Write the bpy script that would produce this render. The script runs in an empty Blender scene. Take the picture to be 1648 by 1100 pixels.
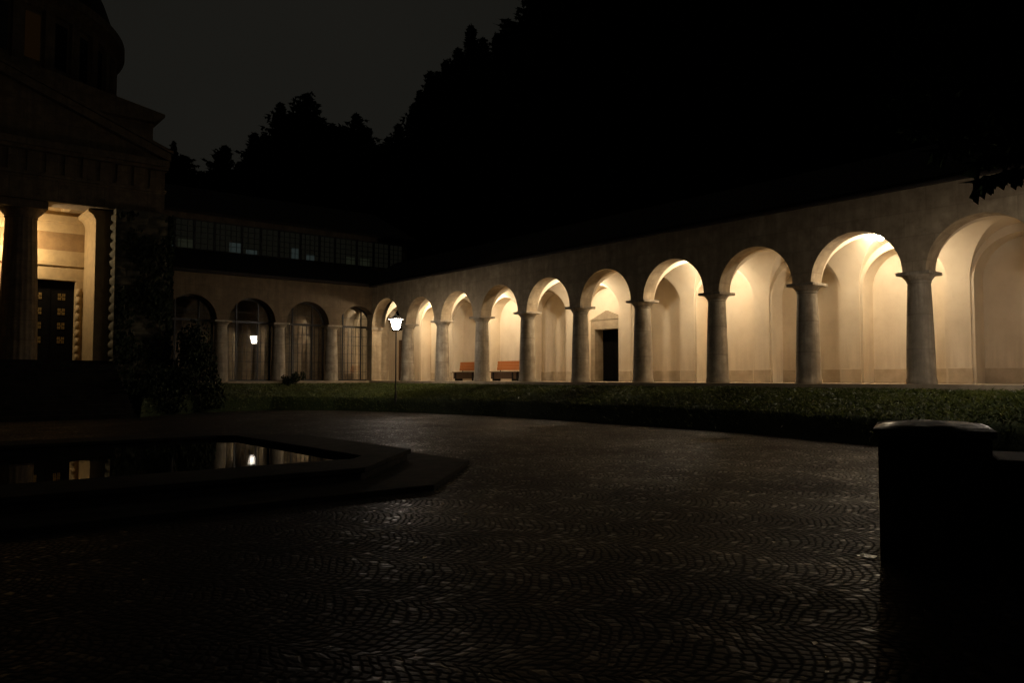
import bpy, math, random
from math import sin, cos, pi, sqrt, radians, atan2, tan, floor
from mathutils import Vector, Matrix

random.seed(7)
scene = bpy.context.scene
COL = scene.collection

# ------------------------------------------------------------------ camera
CAM_Z = 1.45
YAW, FPX, HORIZON = radians(39.5), 1236.0, 608.0
PITCH = math.atan((HORIZON - 550.0) / FPX)
cam_d = bpy.data.cameras.new('camera')
cam_d.sensor_width = 36.0
cam_d.sensor_fit = 'HORIZONTAL'
cam_d.lens = FPX / 1648.0 * 36.0
cam_d.clip_start, cam_d.clip_end = 0.05, 3000.0
cam = bpy.data.objects.new('camera', cam_d)
COL.objects.link(cam)
cam.location = (0, 0, CAM_Z)
cam.rotation_euler = (radians(90) + PITCH, 0, -YAW)
scene.camera = cam
_F = Vector((sin(YAW) * cos(PITCH), cos(YAW) * cos(PITCH), sin(PITCH)))
_R = Vector((cos(YAW), -sin(YAW), 0))
_U = _R.cross(_F)


def ray(px, py):
    return _F * FPX + _R * (px - 824.0) - _U * (py - 550.0)


def at(px, py, X=None, Y=None, Z=None):
    """the world point a measurement in the photograph stands for, on a known plane"""
    d = ray(px, py)
    if X is not None:
        t = X / d.x
    elif Y is not None:
        t = Y / d.y
    else:
        t = (Z - CAM_Z) / d.z
    return Vector((0, 0, CAM_Z)) + d * t


# ------------------------------------------------------------------ render settings
scene.render.engine = 'CYCLES'
scene.cycles.use_denoising = True
scene.cycles.max_bounces = 8
scene.cycles.diffuse_bounces = 5
scene.cycles.glossy_bounces = 4
scene.cycles.transparent_max_bounces = 12
scene.cycles.sample_clamp_indirect = 12.0
scene.cycles.sample_clamp_direct = 0.0
scene.cycles.caustics_reflective = False
scene.cycles.caustics_refractive = False
scene.view_settings.view_transform = 'Standard'
scene.view_settings.look = 'None'
scene.view_settings.exposure = 0.0
scene.view_settings.gamma = 1.0

# ------------------------------------------------------------------ world: a faintly lit overcast night sky
world = bpy.data.worlds.new('World')
scene.world = world
world.use_nodes = True
wt = world.node_tree
wt.nodes.clear()
wo = wt.nodes.new('ShaderNodeOutputWorld')
wb = wt.nodes.new('ShaderNodeBackground')
tc = wt.nodes.new('ShaderNodeTexCoord')
nz = wt.nodes.new('ShaderNodeTexNoise')
nz.inputs['Scale'].default_value = 2.2
nz.inputs['Detail'].default_value = 4
rp = wt.nodes.new('ShaderNodeValToRGB')
rp.color_ramp.elements[0].position = 0.25
rp.color_ramp.elements[0].color = (0.0078, 0.0076, 0.0063, 1)
rp.color_ramp.elements[1].position = 0.8
rp.color_ramp.elements[1].color = (0.0110, 0.0104, 0.0085, 1)
wt.links.new(tc.outputs['Generated'], nz.inputs['Vector'])
wt.links.new(nz.outputs['Fac'], rp.inputs['Fac'])
wt.links.new(rp.outputs['Color'], wb.inputs['Color'])
wb.inputs['Strength'].default_value = 1.0
wt.links.new(wb.outputs['Background'], wo.inputs['Surface'])


# ------------------------------------------------------------------ materials
class NT:
    def __init__(self, name):
        self.m = bpy.data.materials.new(name)
        self.m.use_nodes = True
        self.t = self.m.node_tree
        self.b = self.t.nodes['Principled BSDF']
        self.out = self.t.nodes['Material Output']

    def n(self, typ, **kw):
        x = self.t.nodes.new(typ)
        for k, v in kw.items():
            setattr(x, k, v)
        return x

    def l(self, a, b):
        self.t.links.new(a, b)

    def val(self, inp, v):
        if isinstance(v, (int, float)):
            inp.default_value = v
        else:
            self.l(v, inp)

    def math(self, op, a, b=0.0, c=0.0):
        x = self.n('ShaderNodeMath', operation=op)
        self.val(x.inputs[0], a)
        self.val(x.inputs[1], b)
        self.val(x.inputs[2], c)
        return x.outputs[0]

    def coords(self, scale=(1, 1, 1)):
        tcn = self.n('ShaderNodeTexCoord')
        mp = self.n('ShaderNodeMapping')
        mp.inputs['Scale'].default_value = scale
        self.l(tcn.outputs['Object'], mp.inputs['Vector'])
        return mp.outputs['Vector']

    def noise(self, vec, scale, detail=4, rough=0.55):
        x = self.n('ShaderNodeTexNoise')
        x.inputs['Scale'].default_value = scale
        x.inputs['Detail'].default_value = detail
        x.inputs['Roughness'].default_value = rough
        self.l(vec, x.inputs['Vector'])
        return x.outputs['Fac']

    def ramp(self, fac, stops):
        x = self.n('ShaderNodeValToRGB')
        e = x.color_ramp.elements
        while len(e) < len(stops):
            e.new(0.5)
        for k, (p, c) in enumerate(stops):
            e[k].position = p
            e[k].color = (c[0], c[1], c[2], 1) if not isinstance(c, (int, float)) else (c, c, c, 1)
        self.l(fac, x.inputs['Fac'])
        return x.outputs['Color']

    def mix(self, fac, a, b, typ='MIX'):
        x = self.n('ShaderNodeMix', data_type='RGBA', blend_type=typ)
        self.val(x.inputs['Factor'], fac)
        for s, v in (('A', a), ('B', b)):
            i = [q for q in x.inputs if q.name == s and q.type == 'RGBA'][0]
            if isinstance(v, tuple):
                i.default_value = (v[0], v[1], v[2], 1)
            else:
                self.l(v, i)
        return [q for q in x.outputs if q.type == 'RGBA'][0]

    def bump(self, h, strength=0.4, dist=0.02):
        x = self.n('ShaderNodeBump')
        x.inputs['Strength'].default_value = strength
        x.inputs['Distance'].default_value = dist
        self.l(h, x.inputs['Height'])
        self.l(x.outputs['Normal'], self.b.inputs['Normal'])
        return x


def mat_simple(name, c0, c1, rough=0.8, scale=6.0, bump=0.25, dist=0.01, spec=0.3, stretch=(1, 1, 1), metal=0.0):
    m = NT(name)
    v = m.coords(stretch)
    f = m.noise(v, scale, 6, 0.6)
    m.l(m.ramp(f, [(0.3, c0), (0.7, c1)]), m.b.inputs['Base Color'])
    m.b.inputs['Roughness'].default_value = rough
    m.b.inputs['Specular IOR Level'].default_value = spec
    m.b.inputs['Metallic'].default_value = metal
    if bump:
        m.bump(m.noise(v, scale * 4, 5, 0.65), bump, dist)
    return m.m


def mat_stone(name, base, dark, course=0.0, block=0.0, streak=0.5, rough=0.75, axis='XY', joint=0.6):
    """weathered ashlar: mottling, vertical run-off streaks, course joints"""
    m = NT(name)
    tcn = m.n('ShaderNodeTexCoord')
    oinf = m.n('ShaderNodeObjectInfo')
    vadd = m.n('ShaderNodeVectorMath', operation='MULTIPLY_ADD')
    m.l(oinf.outputs['Location'], vadd.inputs[0])
    vadd.inputs[1].default_value = (1.0, 1.0, 0.0)
    m.l(tcn.outputs['Object'], vadd.inputs[2])
    v = vadd.outputs[0]
    mp = m.n('ShaderNodeMapping')
    mp.inputs['Scale'].default_value = (5.0, 5.0, 0.35)
    m.l(v, mp.inputs['Vector'])
    st = m.noise(mp.outputs['Vector'], 1.0, 5, 0.6)
    mo = m.noise(v, 3.0, 7, 0.65)
    fine = m.noise(v, 26.0, 4, 0.6)
    c = m.ramp(mo, [(0.28, dark), (0.62, base)])
    stf = m.ramp(st, [(0.42, 0.0), (0.62, 1.0)])
    sf = m.math('MULTIPLY', stf, streak)
    c = m.mix(sf, c, dark)
    h = m.math('MULTIPLY', fine, 0.35)
    if course:
        sep = m.n('ShaderNodeSeparateXYZ')
        m.l(v, sep.inputs[0])
        zz = m.math('DIVIDE', sep.outputs['Z'], course)
        fz = m.math('FRACT', zz)
        dz = m.math('MINIMUM', fz, m.math('SUBTRACT', 1.0, fz))
        e = m.math('SMOOTH_MIN', dz, 1.0, 0.0)
        if block:
            row = m.math('FLOOR', zz)
            hsum = m.math('ADD', sep.outputs['X'], sep.outputs['Y'])
            hh = m.math('ADD', m.math('DIVIDE', hsum, block), m.math('MULTIPLY', row, 0.43))
            fh = m.math('FRACT', hh)
            dh = m.math('MINIMUM', fh, m.math('SUBTRACT', 1.0, fh))
            dh = m.math('MULTIPLY', dh, block / course)
            e = m.math('MINIMUM', dz, dh)
            wn = m.n('ShaderNodeTexWhiteNoise', noise_dimensions='2D')
            cb = m.n('ShaderNodeCombineXYZ')
            m.l(m.math('FLOOR', hh), cb.inputs[0])
            m.l(row, cb.inputs[1])
            m.l(cb.outputs[0], wn.inputs['Vector'])
            c = m.mix(m.math('MULTIPLY', wn.outputs['Value'], 0.3), c, dark)
        jm = m.n('ShaderNodeMapRange', interpolation_type='SMOOTHSTEP')
        jm.inputs['From Min'].default_value = 0.005
        jm.inputs['From Max'].default_value = 0.045
        m.l(e, jm.inputs['Value'])
        h = m.math('ADD', h, m.math('MULTIPLY', jm.outputs[0], joint))
        inv = m.math('MULTIPLY', m.math('SUBTRACT', 1.0, jm.outputs[0]), 0.45)
        c = m.mix(inv, c, dark)
    m.l(c, m.b.inputs['Base Color'])
    m.b.inputs['Roughness'].default_value = rough
    m.b.inputs['Specular IOR Level'].default_value = 0.3
    m.bump(h, 0.5, 0.012)
    return m.m


def mat_emit(name, col, strength, base=0.8):
    m = NT(name)
    m.b.inputs['Base Color'].default_value = (base, base, base, 1)
    m.b.inputs['Emission Color'].default_value = (*col, 1)
    m.b.inputs['Emission Strength'].default_value = strength
    return m.m


def mat_glass(name, tint=(0.9, 0.92, 0.9), ior=1.9):
    m = NT(name)
    tr = m.n('ShaderNodeBsdfTransparent')
    tr.inputs['Color'].default_value = (*tint, 1)
    gl = m.n('ShaderNodeBsdfGlossy')
    gl.inputs['Roughness'].default_value = 0.02
    gl.inputs['Color'].default_value = (0.9, 0.9, 0.9, 1)
    fr = m.n('ShaderNodeFresnel')
    fr.inputs['IOR'].default_value = ior
    mx = m.n('ShaderNodeMixShader')
    m.l(fr.outputs[0], mx.inputs[0])
    m.l(tr.outputs[0], mx.inputs[1])
    m.l(gl.outputs[0], mx.inputs[2])
    m.l(mx.outputs[0], m.out.inputs['Surface'])
    return m.m


def mat_cobble(name):
    """small wet setts laid in fans"""
    m = NT(name)
    tcn = m.n('ShaderNodeTexCoord')
    nzv = m.n('ShaderNodeTexNoise')
    nzv.inputs['Scale'].default_value = 2.3
    nzv.inputs['Detail'].default_value = 6
    m.l(tcn.outputs['Object'], nzv.inputs['Vector'])
    vm = m.n('ShaderNodeVectorMath', operation='MULTIPLY_ADD')
    m.l(nzv.outputs['Color'], vm.inputs[0])
    vm.inputs[1].default_value = (0.26, 0.26, 0)
    m.l(tcn.outputs['Object'], vm.inputs[2])
    sep = m.n('ShaderNodeSeparateXYZ')
    m.l(vm.outputs[0], sep.inputs[0])
    W, S, K = 1.0, 0.068, 0.72
    ca_, sa_ = cos(radians(52)), sin(radians(52))
    uax = m.math('ADD', m.math('MULTIPLY', sep.outputs['X'], sa_), m.math('MULTIPLY', sep.outputs['Y'], ca_))
    vax = m.math('SUBTRACT', m.math('MULTIPLY', sep.outputs['X'], ca_), m.math('MULTIPLY', sep.outputs['Y'], sa_))
    us = m.math('DIVIDE', uax, W)
    strip = m.math('FLOOR', us)
    ul = m.math('MULTIPLY', m.math('SUBTRACT', m.math('FRACT', us), 0.5), W)
    drop = m.math('MULTIPLY', m.math('MULTIPLY', ul, ul), K)
    V = m.math('DIVIDE', m.math('ADD', m.math('ADD', vax, drop), m.math('MULTIPLY', strip, 0.037)), S)
    row = m.math('FLOOR', V)
    fv = m.math('FRACT', V)
    wr = m.n('ShaderNodeTexWhiteNoise', noise_dimensions='2D')
    cb = m.n('ShaderNodeCombineXYZ')
    m.l(row, cb.inputs[0])
    m.l(strip, cb.inputs[1])
    m.l(cb.outputs[0], wr.inputs['Vector'])
    U = m.math('ADD', m.math('DIVIDE', ul, S * 1.05), m.math('MULTIPLY', wr.outputs['Value'], 1.0))
    fu = m.math('FRACT', U)
    cell = m.math('FLOOR', U)
    wc = m.n('ShaderNodeTexWhiteNoise', noise_dimensions='3D')
    cb2 = m.n('ShaderNodeCombineXYZ')
    m.l(cell, cb2.inputs[0])
    m.l(row, cb2.inputs[1])
    m.l(strip, cb2.inputs[2])
    m.l(cb2.outputs[0], wc.inputs['Vector'])
    e = m.math('MINIMUM', m.math('MINIMUM', fv, m.math('SUBTRACT', 1.0, fv)), m.math('MINIMUM', fu, m.math('SUBTRACT', 1.0, fu)))
    mr = m.n('ShaderNodeMapRange', interpolation_type='SMOOTHSTEP')
    mr.inputs['From Min'].default_value = 0.02
    mr.inputs['From Max'].default_value = 0.30
    m.l(e, mr.inputs['Value'])
    fine = m.noise(tcn.outputs['Object'], 60.0, 4, 0.6)
    # each sett a little tilted: height falls across it by its own random amount
    tilt = m.math('MULTIPLY', m.math('SUBTRACT', fu, 0.5), m.math('SUBTRACT', wc.outputs['Value'], 0.5))
    sepc = m.n('ShaderNodeSeparateColor')
    m.l(wc.outputs['Color'], sepc.inputs[0])
    tilt2 = m.math('MULTIPLY', m.math('SUBTRACT', fv, 0.5), m.math('SUBTRACT', sepc.outputs[0], 0.5))
    h = m.math('ADD', mr.outputs[0], m.math('MULTIPLY', m.math('ADD', tilt, tilt2), 1.1))
    h = m.math('ADD', h, m.math('MULTIPLY', fine, 0.35))
    c = m.ramp(wc.outputs['Value'], [(0.0, (0.008, 0.006, 0.0045)), (0.5, (0.018, 0.0135, 0.009)), (0.85, (0.032, 0.024, 0.016)), (1.0, (0.052, 0.042, 0.031))])
    c = m.mix(m.math('MULTIPLY', m.math('SUBTRACT', 1.0, mr.outputs[0]), 0.8), c, (0.006, 0.0055, 0.0045))
    m.l(c, m.b.inputs['Base Color'])
    big = m.noise(tcn.outputs['Object'], 0.5, 4, 0.6)
    r = m.math('ADD', m.math('MULTIPLY', big, 0.7), 0.20)
    r = m.math('ADD', r, m.math('MULTIPLY', m.math('SUBTRACT', 1.0, mr.outputs[0]), 0.3))
    shiny = m.math('GREATER_THAN', sepc.outputs[1], 0.90)
    r = m.math('SUBTRACT', r, m.math('MULTIPLY', shiny, 0.15))
    r = m.math('MAXIMUM', r, 0.14)
    m.l(r, m.b.inputs['Roughness'])
    m.l(m.math('ADD', 0.07, m.math('MULTIPLY', shiny, 0.10)), m.b.inputs['Specular IOR Level'])
    m.b.inputs['Specular IOR Level'].default_value = 0.16
    m.bump(h, 0.36, 0.008)
    return m.m


M = {}
def mat_plaster(name):
    """old limewash: patchy repairs, hairline relief, damp creeping up from the floor"""
    m = NT(name)
    tcn = m.n('ShaderNodeTexCoord')
    v = tcn.outputs['Object']
    c = m.ramp(m.noise(v, 0.9, 6, 0.62), [(0.32, (0.62, 0.525, 0.39)), (0.5, (0.69, 0.595, 0.45)), (0.68, (0.73, 0.635, 0.49))])
    st = m.ramp(m.noise(v, 4.5, 7, 0.7), [(0.56, 0.0), (0.75, 1.0)])
    c = m.mix(m.math('MULTIPLY', st, 0.22), c, (0.40, 0.32, 0.22))
    mp = m.n('ShaderNodeMapping')
    mp.inputs['Scale'].default_value = (3.0, 3.0, 0.3)
    m.l(v, mp.inputs['Vector'])
    sep = m.n('ShaderNodeSeparateXYZ')
    m.l(v, sep.inputs[0])
    low = m.n('ShaderNodeMapRange')
    low.inputs['From Min'].default_value = 1.9 - 1.285
    low.inputs['From Max'].default_value = 3.1 - 1.285
    low.inputs['To Min'].default_value = 1.0
    low.inputs['To Max'].default_value = 0.0
    m.l(m.math('SUBTRACT', sep.outputs['Z'], 1.285), low.inputs['Value'])
    dm = m.ramp(m.noise(mp.outputs['Vector'], 1.3, 6, 0.65), [(0.40, 0.0), (0.62, 1.0)])
    c = m.mix(m.math('MULTIPLY', m.math('MULTIPLY', dm, low.outputs[0]), 0.35), c, (0.34, 0.265, 0.175))
    m.l(c, m.b.inputs['Base Color'])
    m.b.inputs['Roughness'].default_value = 0.9
    m.b.inputs['Specular IOR Level'].default_value = 0.2
    m.bump(m.math('ADD', m.noise(v, 7, 6, 0.65), m.math('MULTIPLY', m.noise(v, 1.1, 3, 0.5), 2.0)), 0.22, 0.012)
    return m.m


M['plaster'] = mat_plaster('warm_plaster')
M['dado'] = mat_stone('dado_stone', (0.54, 0.44, 0.31), (0.38, 0.30, 0.20), 0.0, 0.0, 0.25)
M['column'] = mat_stone('column_stone', (0.47, 0.40, 0.295), (0.19, 0.155, 0.11), 0.86, 0.0, 0.7)
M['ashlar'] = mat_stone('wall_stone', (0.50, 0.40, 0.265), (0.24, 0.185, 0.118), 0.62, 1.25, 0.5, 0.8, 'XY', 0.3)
M['surround'] = mat_stone('doorway_stone', (0.38, 0.31, 0.21), (0.22, 0.17, 0.11), 0.42, 0.0, 0.3)
M['floor'] = mat_stone('floor_stone', (0.42, 0.34, 0.24), (0.26, 0.21, 0.14), 0.0, 0.0, 0.2)
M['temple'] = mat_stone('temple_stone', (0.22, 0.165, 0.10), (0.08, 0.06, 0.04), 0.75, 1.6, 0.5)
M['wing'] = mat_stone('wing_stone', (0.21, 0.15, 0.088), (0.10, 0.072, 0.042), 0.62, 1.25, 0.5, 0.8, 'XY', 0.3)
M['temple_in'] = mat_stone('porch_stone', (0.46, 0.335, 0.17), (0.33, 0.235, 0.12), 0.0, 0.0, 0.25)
M['frieze'] = mat_stone('painted_frieze', (0.30, 0.19, 0.085), (0.19, 0.115, 0.05), 0.0, 0.0, 0.3)
M['rustic'] = mat_stone('rough_stone', (0.17, 0.15, 0.10), (0.05, 0.047, 0.035), 0.0, 0.0, 0.5, 0.9)
M['roof'] = mat_simple('roof_tile', (0.018, 0.015, 0.013), (0.035, 0.028, 0.024), 0.85, 5, 0.5, 0.03)
M['wood'] = mat_simple('bench_wood', (0.40, 0.13, 0.03), (0.52, 0.18, 0.045), 0.5, 5, 0.2, 0.005, 0.4, (1, 0.1, 6))
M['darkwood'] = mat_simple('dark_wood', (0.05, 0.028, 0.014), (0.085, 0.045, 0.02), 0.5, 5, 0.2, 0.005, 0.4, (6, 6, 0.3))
M['doorleaf'] = mat_simple('door_leaf', (0.003, 0.0027, 0.002), (0.006, 0.005, 0.004), 0.8, 5, 0.15, 0.004, 0.06)
M['void'] = mat_simple('doorway_shade_black', (0.002, 0.002, 0.002), (0.004, 0.0035, 0.003), 1.0, 5, 0.0, 0.0, 0.02)  # near-black colour that paints in the dark of the doorway
M['bronze'] = mat_simple('gilt_bronze', (0.19, 0.125, 0.042), (0.29, 0.195, 0.065), 0.5, 20, 0.2, 0.004, 0.5, (1, 1, 1), 0.4)
M['iron'] = mat_simple('black_iron', (0.012, 0.012, 0.012), (0.022, 0.021, 0.02), 0.45, 12, 0.1, 0.003, 0.5)
M['granite'] = mat_simple('wet_granite', (0.010, 0.009, 0.008), (0.028, 0.025, 0.021), 0.9, 3.5, 0.4, 0.01, 0.05)
wc = NT('wet_worn_stone')
wv_ = wc.coords()
wn_ = wc.noise(wv_, 2.6, 5, 0.6)
wc.l(wc.ramp(wc.noise(wv_, 9, 5, 0.6), [(0.3, (0.016, 0.015, 0.013)), (0.7, (0.04, 0.036, 0.03))]), wc.b.inputs['Base Color'])
wc.l(wc.ramp(wn_, [(0.46, 0.8), (0.6, 0.36)]), wc.b.inputs['Roughness'])
wc.l(wc.ramp(wn_, [(0.46, 0.04), (0.6, 0.3)]), wc.b.inputs['Specular IOR Level'])
wc.bump(wc.noise(wv_, 30, 5, 0.6), 0.25, 0.006)
M['wetcap'] = wc.m
M['soil'] = mat_simple('soil', (0.012, 0.012, 0.008), (0.025, 0.022, 0.014), 0.95, 2, 0.5, 0.05)
M['turf'] = mat_simple('turf', (0.010, 0.017, 0.005), (0.024, 0.034, 0.008), 0.9, 5, 0.8, 0.05, 0.2)
M['needle'] = mat_simple('needle', (0.010, 0.020, 0.008), (0.024, 0.040, 0.014), 0.8, 1.5, 0.0, 0.0, 0.1)
M['bark'] = mat_simple('bark', (0.035, 0.026, 0.018), (0.07, 0.052, 0.036), 0.95, 6, 0.8, 0.03, 0.1, (1, 1, 0.2))
M['leaf'] = mat_simple('ivy_leaf', (0.012, 0.018, 0.008), (0.032, 0.040, 0.019), 0.75, 3, 0.0, 0.0, 0.12)
M['paper'] = mat_simple('pale_paper', (0.62, 0.6, 0.56), (0.75, 0.73, 0.7), 0.3, 12, 0.1, 0.002, 0.8)
M['cobble'] = mat_cobble('wet_setts')
M['glass'] = mat_glass('window_glass')
M['lamp'] = mat_emit('lamp_glow', (1.0, 0.82, 0.59), 860.0)
M['porchlamp'] = mat_emit('porch_lamp_glow', (1.0, 0.78, 0.49), 520.0)
M['lantern'] = mat_emit('lantern_glow', (1.0, 0.85, 0.70), 112.0)
M['litpane'] = mat_emit('lit_window', (0.62, 0.85, 0.78), 0.022, 0.02)
M['litpane_dim'] = mat_emit('dim_lit_window', (0.75, 0.85, 0.5), 0.010, 0.02)
M['darkglass'] = mat_simple('dark_window_glass', (0.006, 0.006, 0.005), (0.010, 0.010, 0.008), 0.12, 3, 0.0, 0.0, 0.5)
M['dimglass'] = mat_simple('faint_glow_window_glass', (0.006, 0.006, 0.005), (0.010, 0.010, 0.008), 0.12, 3, 0.0, 0.0, 0.5)
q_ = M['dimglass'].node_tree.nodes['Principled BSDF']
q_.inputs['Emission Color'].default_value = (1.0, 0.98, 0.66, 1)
q_.inputs['Emission Strength'].default_value = 0.0032  # faint glow put into the panes so the dark glass shows
M['drumglow'] = mat_emit('dim_orange_window', (1.0, 0.45, 0.08), 0.004, 0.01)
M['enamel'] = mat_simple('white_enamel', (0.6, 0.58, 0.55), (0.7, 0.68, 0.64), 0.4, 8, 0.0, 0.0, 0.5)

g = NT('grass_blade')
oi = g.n('ShaderNodeTexNoise')
oi.inputs['Scale'].default_value = 2.0
tcx = g.n('ShaderNodeTexCoord')
g.l(tcx.outputs['Object'], oi.inputs['Vector'])
g.l(g.ramp(oi.outputs['Fac'], [(0.3, (0.048, 0.066, 0.011)), (0.7, (0.11, 0.122, 0.023))]), g.b.inputs['Base Color'])
g.b.inputs['Roughness'].default_value = 0.38
g.b.inputs['Specular IOR Level'].default_value = 0.5
M['blade'] = g.m

w = NT('pool_water')
w.b.inputs['Base Color'].default_value = (0.002, 0.003, 0.003, 1)
w.b.inputs['Roughness'].default_value = 0.015
w.b.inputs['IOR'].default_value = 1.33
w.b.inputs['Specular IOR Level'].default_value = 0.5
wv = w.coords((1, 1, 1))
w.bump(w.noise(wv, 5.0, 3, 0.5), 0.05, 0.008)
M['water'] = w.m


# ------------------------------------------------------------------ mesh builder
class MB:
    def __init__(self):
        self.v, self.f = [], []

    def add(self, vs, fs):
        o = len(self.v)
        self.v += [tuple(p) for p in vs]
        self.f += [tuple(o + i for i in f) for f in fs]

    def box(self, x0, x1, y0, y1, z0, z1, rot=0.0, c=None):
        vs = [(x0, y0, z0), (x1, y0, z0), (x1, y1, z0), (x0, y1, z0), (x0, y0, z1), (x1, y0, z1), (x1, y1, z1), (x0, y1, z1)]
        if rot:
            cx, cy = c or ((x0 + x1) / 2, (y0 + y1) / 2)
            vs = [(cx + (x - cx) * cos(rot) - (y - cy) * sin(rot), cy + (x - cx) * sin(rot) + (y - cy) * cos(rot), z) for x, y, z in vs]
        self.add(vs, [(0, 3, 2, 1), (4, 5, 6, 7), (0, 1, 5, 4), (1, 2, 6, 5), (2, 3, 7, 6), (3, 0, 4, 7)])

    def lathe(self, prof, cx=0, cy=0, seg=32, rad=None, caps=True):
        n = len(prof)
        vs = []
        for k in range(seg):
            a = 2 * pi * k / seg
            q = rad(a) if rad else 1.0
            for r, z in prof:
                vs.append((cx + r * q * cos(a), cy + r * q * sin(a), z))
        fs = []
        for k in range(seg):
            k2 = (k + 1) % seg
            for i in range(n - 1):
                fs.append((k * n + i, k2 * n + i, k2 * n + i + 1, k * n + i + 1))
        if caps:
            fs.append(tuple(k * n for k in range(seg))[::-1])
            fs.append(tuple(k * n + n - 1 for k in range(seg)))
        self.add(vs, fs)

    def prism(self, pts, z0, z1):
        n = len(pts)
        vs = [(x, y, z0) for x, y in pts] + [(x, y, z1) for x, y in pts]
        fs = [tuple(range(n))[::-1], tuple(range(n, 2 * n))]
        fs += [(i, (i + 1) % n, n + (i + 1) % n, n + i) for i in range(n)]
        self.add(vs, fs)

    def prism_y(self, pts, y0, y1):
        """an outline in x,z pulled from y0 to y1"""
        n = len(pts)
        vs = [(x, y0, z) for x, z in pts] + [(x, y1, z) for x, z in pts]
        fs = [tuple(range(n)), tuple(range(n, 2 * n))[::-1]]
        fs += [(i, n + i, n + (i + 1) % n, (i + 1) % n) for i in range(n)]
        self.add(vs, fs)

    def prism_x(self, pts, x0, x1):
        n = len(pts)
        vs = [(x0, y, z) for y, z in pts] + [(x1, y, z) for y, z in pts]
        fs = [tuple(range(n))[::-1], tuple(range(n, 2 * n))]
        fs += [(i, (i + 1) % n, n + (i + 1) % n, n + i) for i in range(n)]
        self.add(vs, fs)

    def tube(self, pts, r0, r1=None, seg=8):
        r1 = r0 if r1 is None else r1
        vs, fs = [], []
        n = len(pts)
        for i, p in enumerate(pts):
            p = Vector(p)
            d = (Vector(pts[min(i + 1, n - 1)]) - Vector(pts[max(i - 1, 0)])).normalized()
            a = Vector((0, 0, 1)) if abs(d.z) < 0.9 else Vector((1, 0, 0))
            s = d.cross(a).normalized()
            t = d.cross(s)
            r = r0 + (r1 - r0) * i / max(1, n - 1)
            for k in range(seg):
                an = 2 * pi * k / seg
                vs.append(p + s * (r * cos(an)) + t * (r * sin(an)))
        for i in range(n - 1):
            for k in range(seg):
                k2 = (k + 1) % seg
                fs.append((i * seg + k, i * seg + k2, (i + 1) * seg + k2, (i + 1) * seg + k))
        fs.append(tuple(range(seg))[::-1])
        fs.append(tuple((n - 1) * seg + k for k in range(seg)))
        self.add(vs, fs)

    def build(self, name, mat, parent=None, smooth=False, angle=35, bevel=0.0):
        me = bpy.data.meshes.new(name)
        me.from_pydata([tuple(p) for p in self.v], [], self.f)
        me.materials.append(mat)
        me.validate()
        me.update()
        if smooth:
            me.shade_smooth()
            me.set_sharp_from_angle(angle=radians(angle))
        o = bpy.data.objects.new(name, me)
        COL.objects.link(o)
        if parent:
            o.parent = parent
            o.matrix_parent_inverse = Matrix.Translation(-parent_loc(parent))
        if bevel:
            b = o.modifiers.new('soft_edges', 'BEVEL')
            b.width = bevel
            b.segments = 2
            b.limit_method = 'ANGLE'
        return o


def parent_loc(p):
    t = Vector(p.location)
    while p.parent:
        t = t + p.matrix_parent_inverse.translation
        p = p.parent
        t = t + Vector(p.location)
    return t


def tag(o, label=None, cat=None, group=None, kind=None):
    if label:
        o['label'] = label
    if cat:
        o['category'] = cat
    if group:
        o['group'] = group
    if kind:
        o['kind'] = kind
    return o


def empty(name, loc, label, cat, group=None):
    e = bpy.data.objects.new(name, None)
    e.empty_display_size = 0.3
    COL.objects.link(e)
    e.location = loc
    return tag(e, label, cat, group)


def copy_tree(o, loc, label, group=None):
    c = o.copy()
    COL.objects.link(c)
    c.location = loc
    c['label'] = label
    if group:
        c['group'] = group
    for ch in list(o.children):
        d = ch.copy()
        COL.objects.link(d)
        d.parent = c
        for gch in list(ch.children):
            e = gch.copy()
            COL.objects.link(e)
            e.parent = d
    return c


# ------------------------------------------------------------------ the ground
mb = MB()
mb.add([(-400, -400, -0.02), (500, -400, -0.02), (500, 500, -0.02), (-400, 500, -0.02)], [(0, 1, 2, 3)])
tag(mb.build('ground', M['soil']), kind='structure')

BORDER = [(14.2, -6.0), (15.6, 3.0), (16.3, 7.8), (17.5, 11.65), (17.8, 16.2), (17.9, 22.5), (17.2, 26.2), (16.55, 28.4),
          (15.6, 31.2), (13.4, 33.1), (10.5, 32.7), (8.4, 31.2), (7.4, 30.3)]
mb = MB()
mb.add([(x, y, 0.0) for x, y in [(-45, -30), (14.2, -30)] + BORDER + [(7.4, 34.5), (-45, 34.5)]], [tuple(range(len(BORDER) + 4))])
tag(mb.build('plaza', M['cobble']), kind='structure')

# the grass bank between plaza and arcade, and in front of the glazed wing
FLOOR_Z = 1.285
TOP = [(19.5, -6.0), (19.5, 3.0), (19.5, 7.8), (19.5, 11.65), (19.5, 16.2), (19.5, 22.5), (19.5, 26.2), (19.5, 29.6),
       (19.4, 35.0), (15.5, 35.2), (11.5, 35.2), (9.9, 35.2), (9.6, 35.2)]


def lerp_list(L, t):
    i = min(int(t), len(L) - 2)
    f = t - i
    return (L[i][0] + (L[i + 1][0] - L[i][0]) * f, L[i][1] + (L[i + 1][1] - L[i][1]) * f)


def bank_point(t, s):
    """t along the border, s from the plaza (0) to the building (1)"""
    a, b = lerp_list(BORDER, t), lerp_list(TOP, t)
    x, y = a[0] + (b[0] - a[0]) * s, a[1] + (b[1] - a[1]) * s
    q = min(1.0, s / 0.07)
    zt = FLOOR_Z - 0.16
    z = 0.50 * q * q * (3 - 2 * q) + (zt - 0.50) * (1 - (1 - s) ** 1.8)
    z += 0.03 * sin(x * 2.1 + y * 1.3) * s * (1 - s) * 4
    return Vector((x, y, z))


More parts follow.
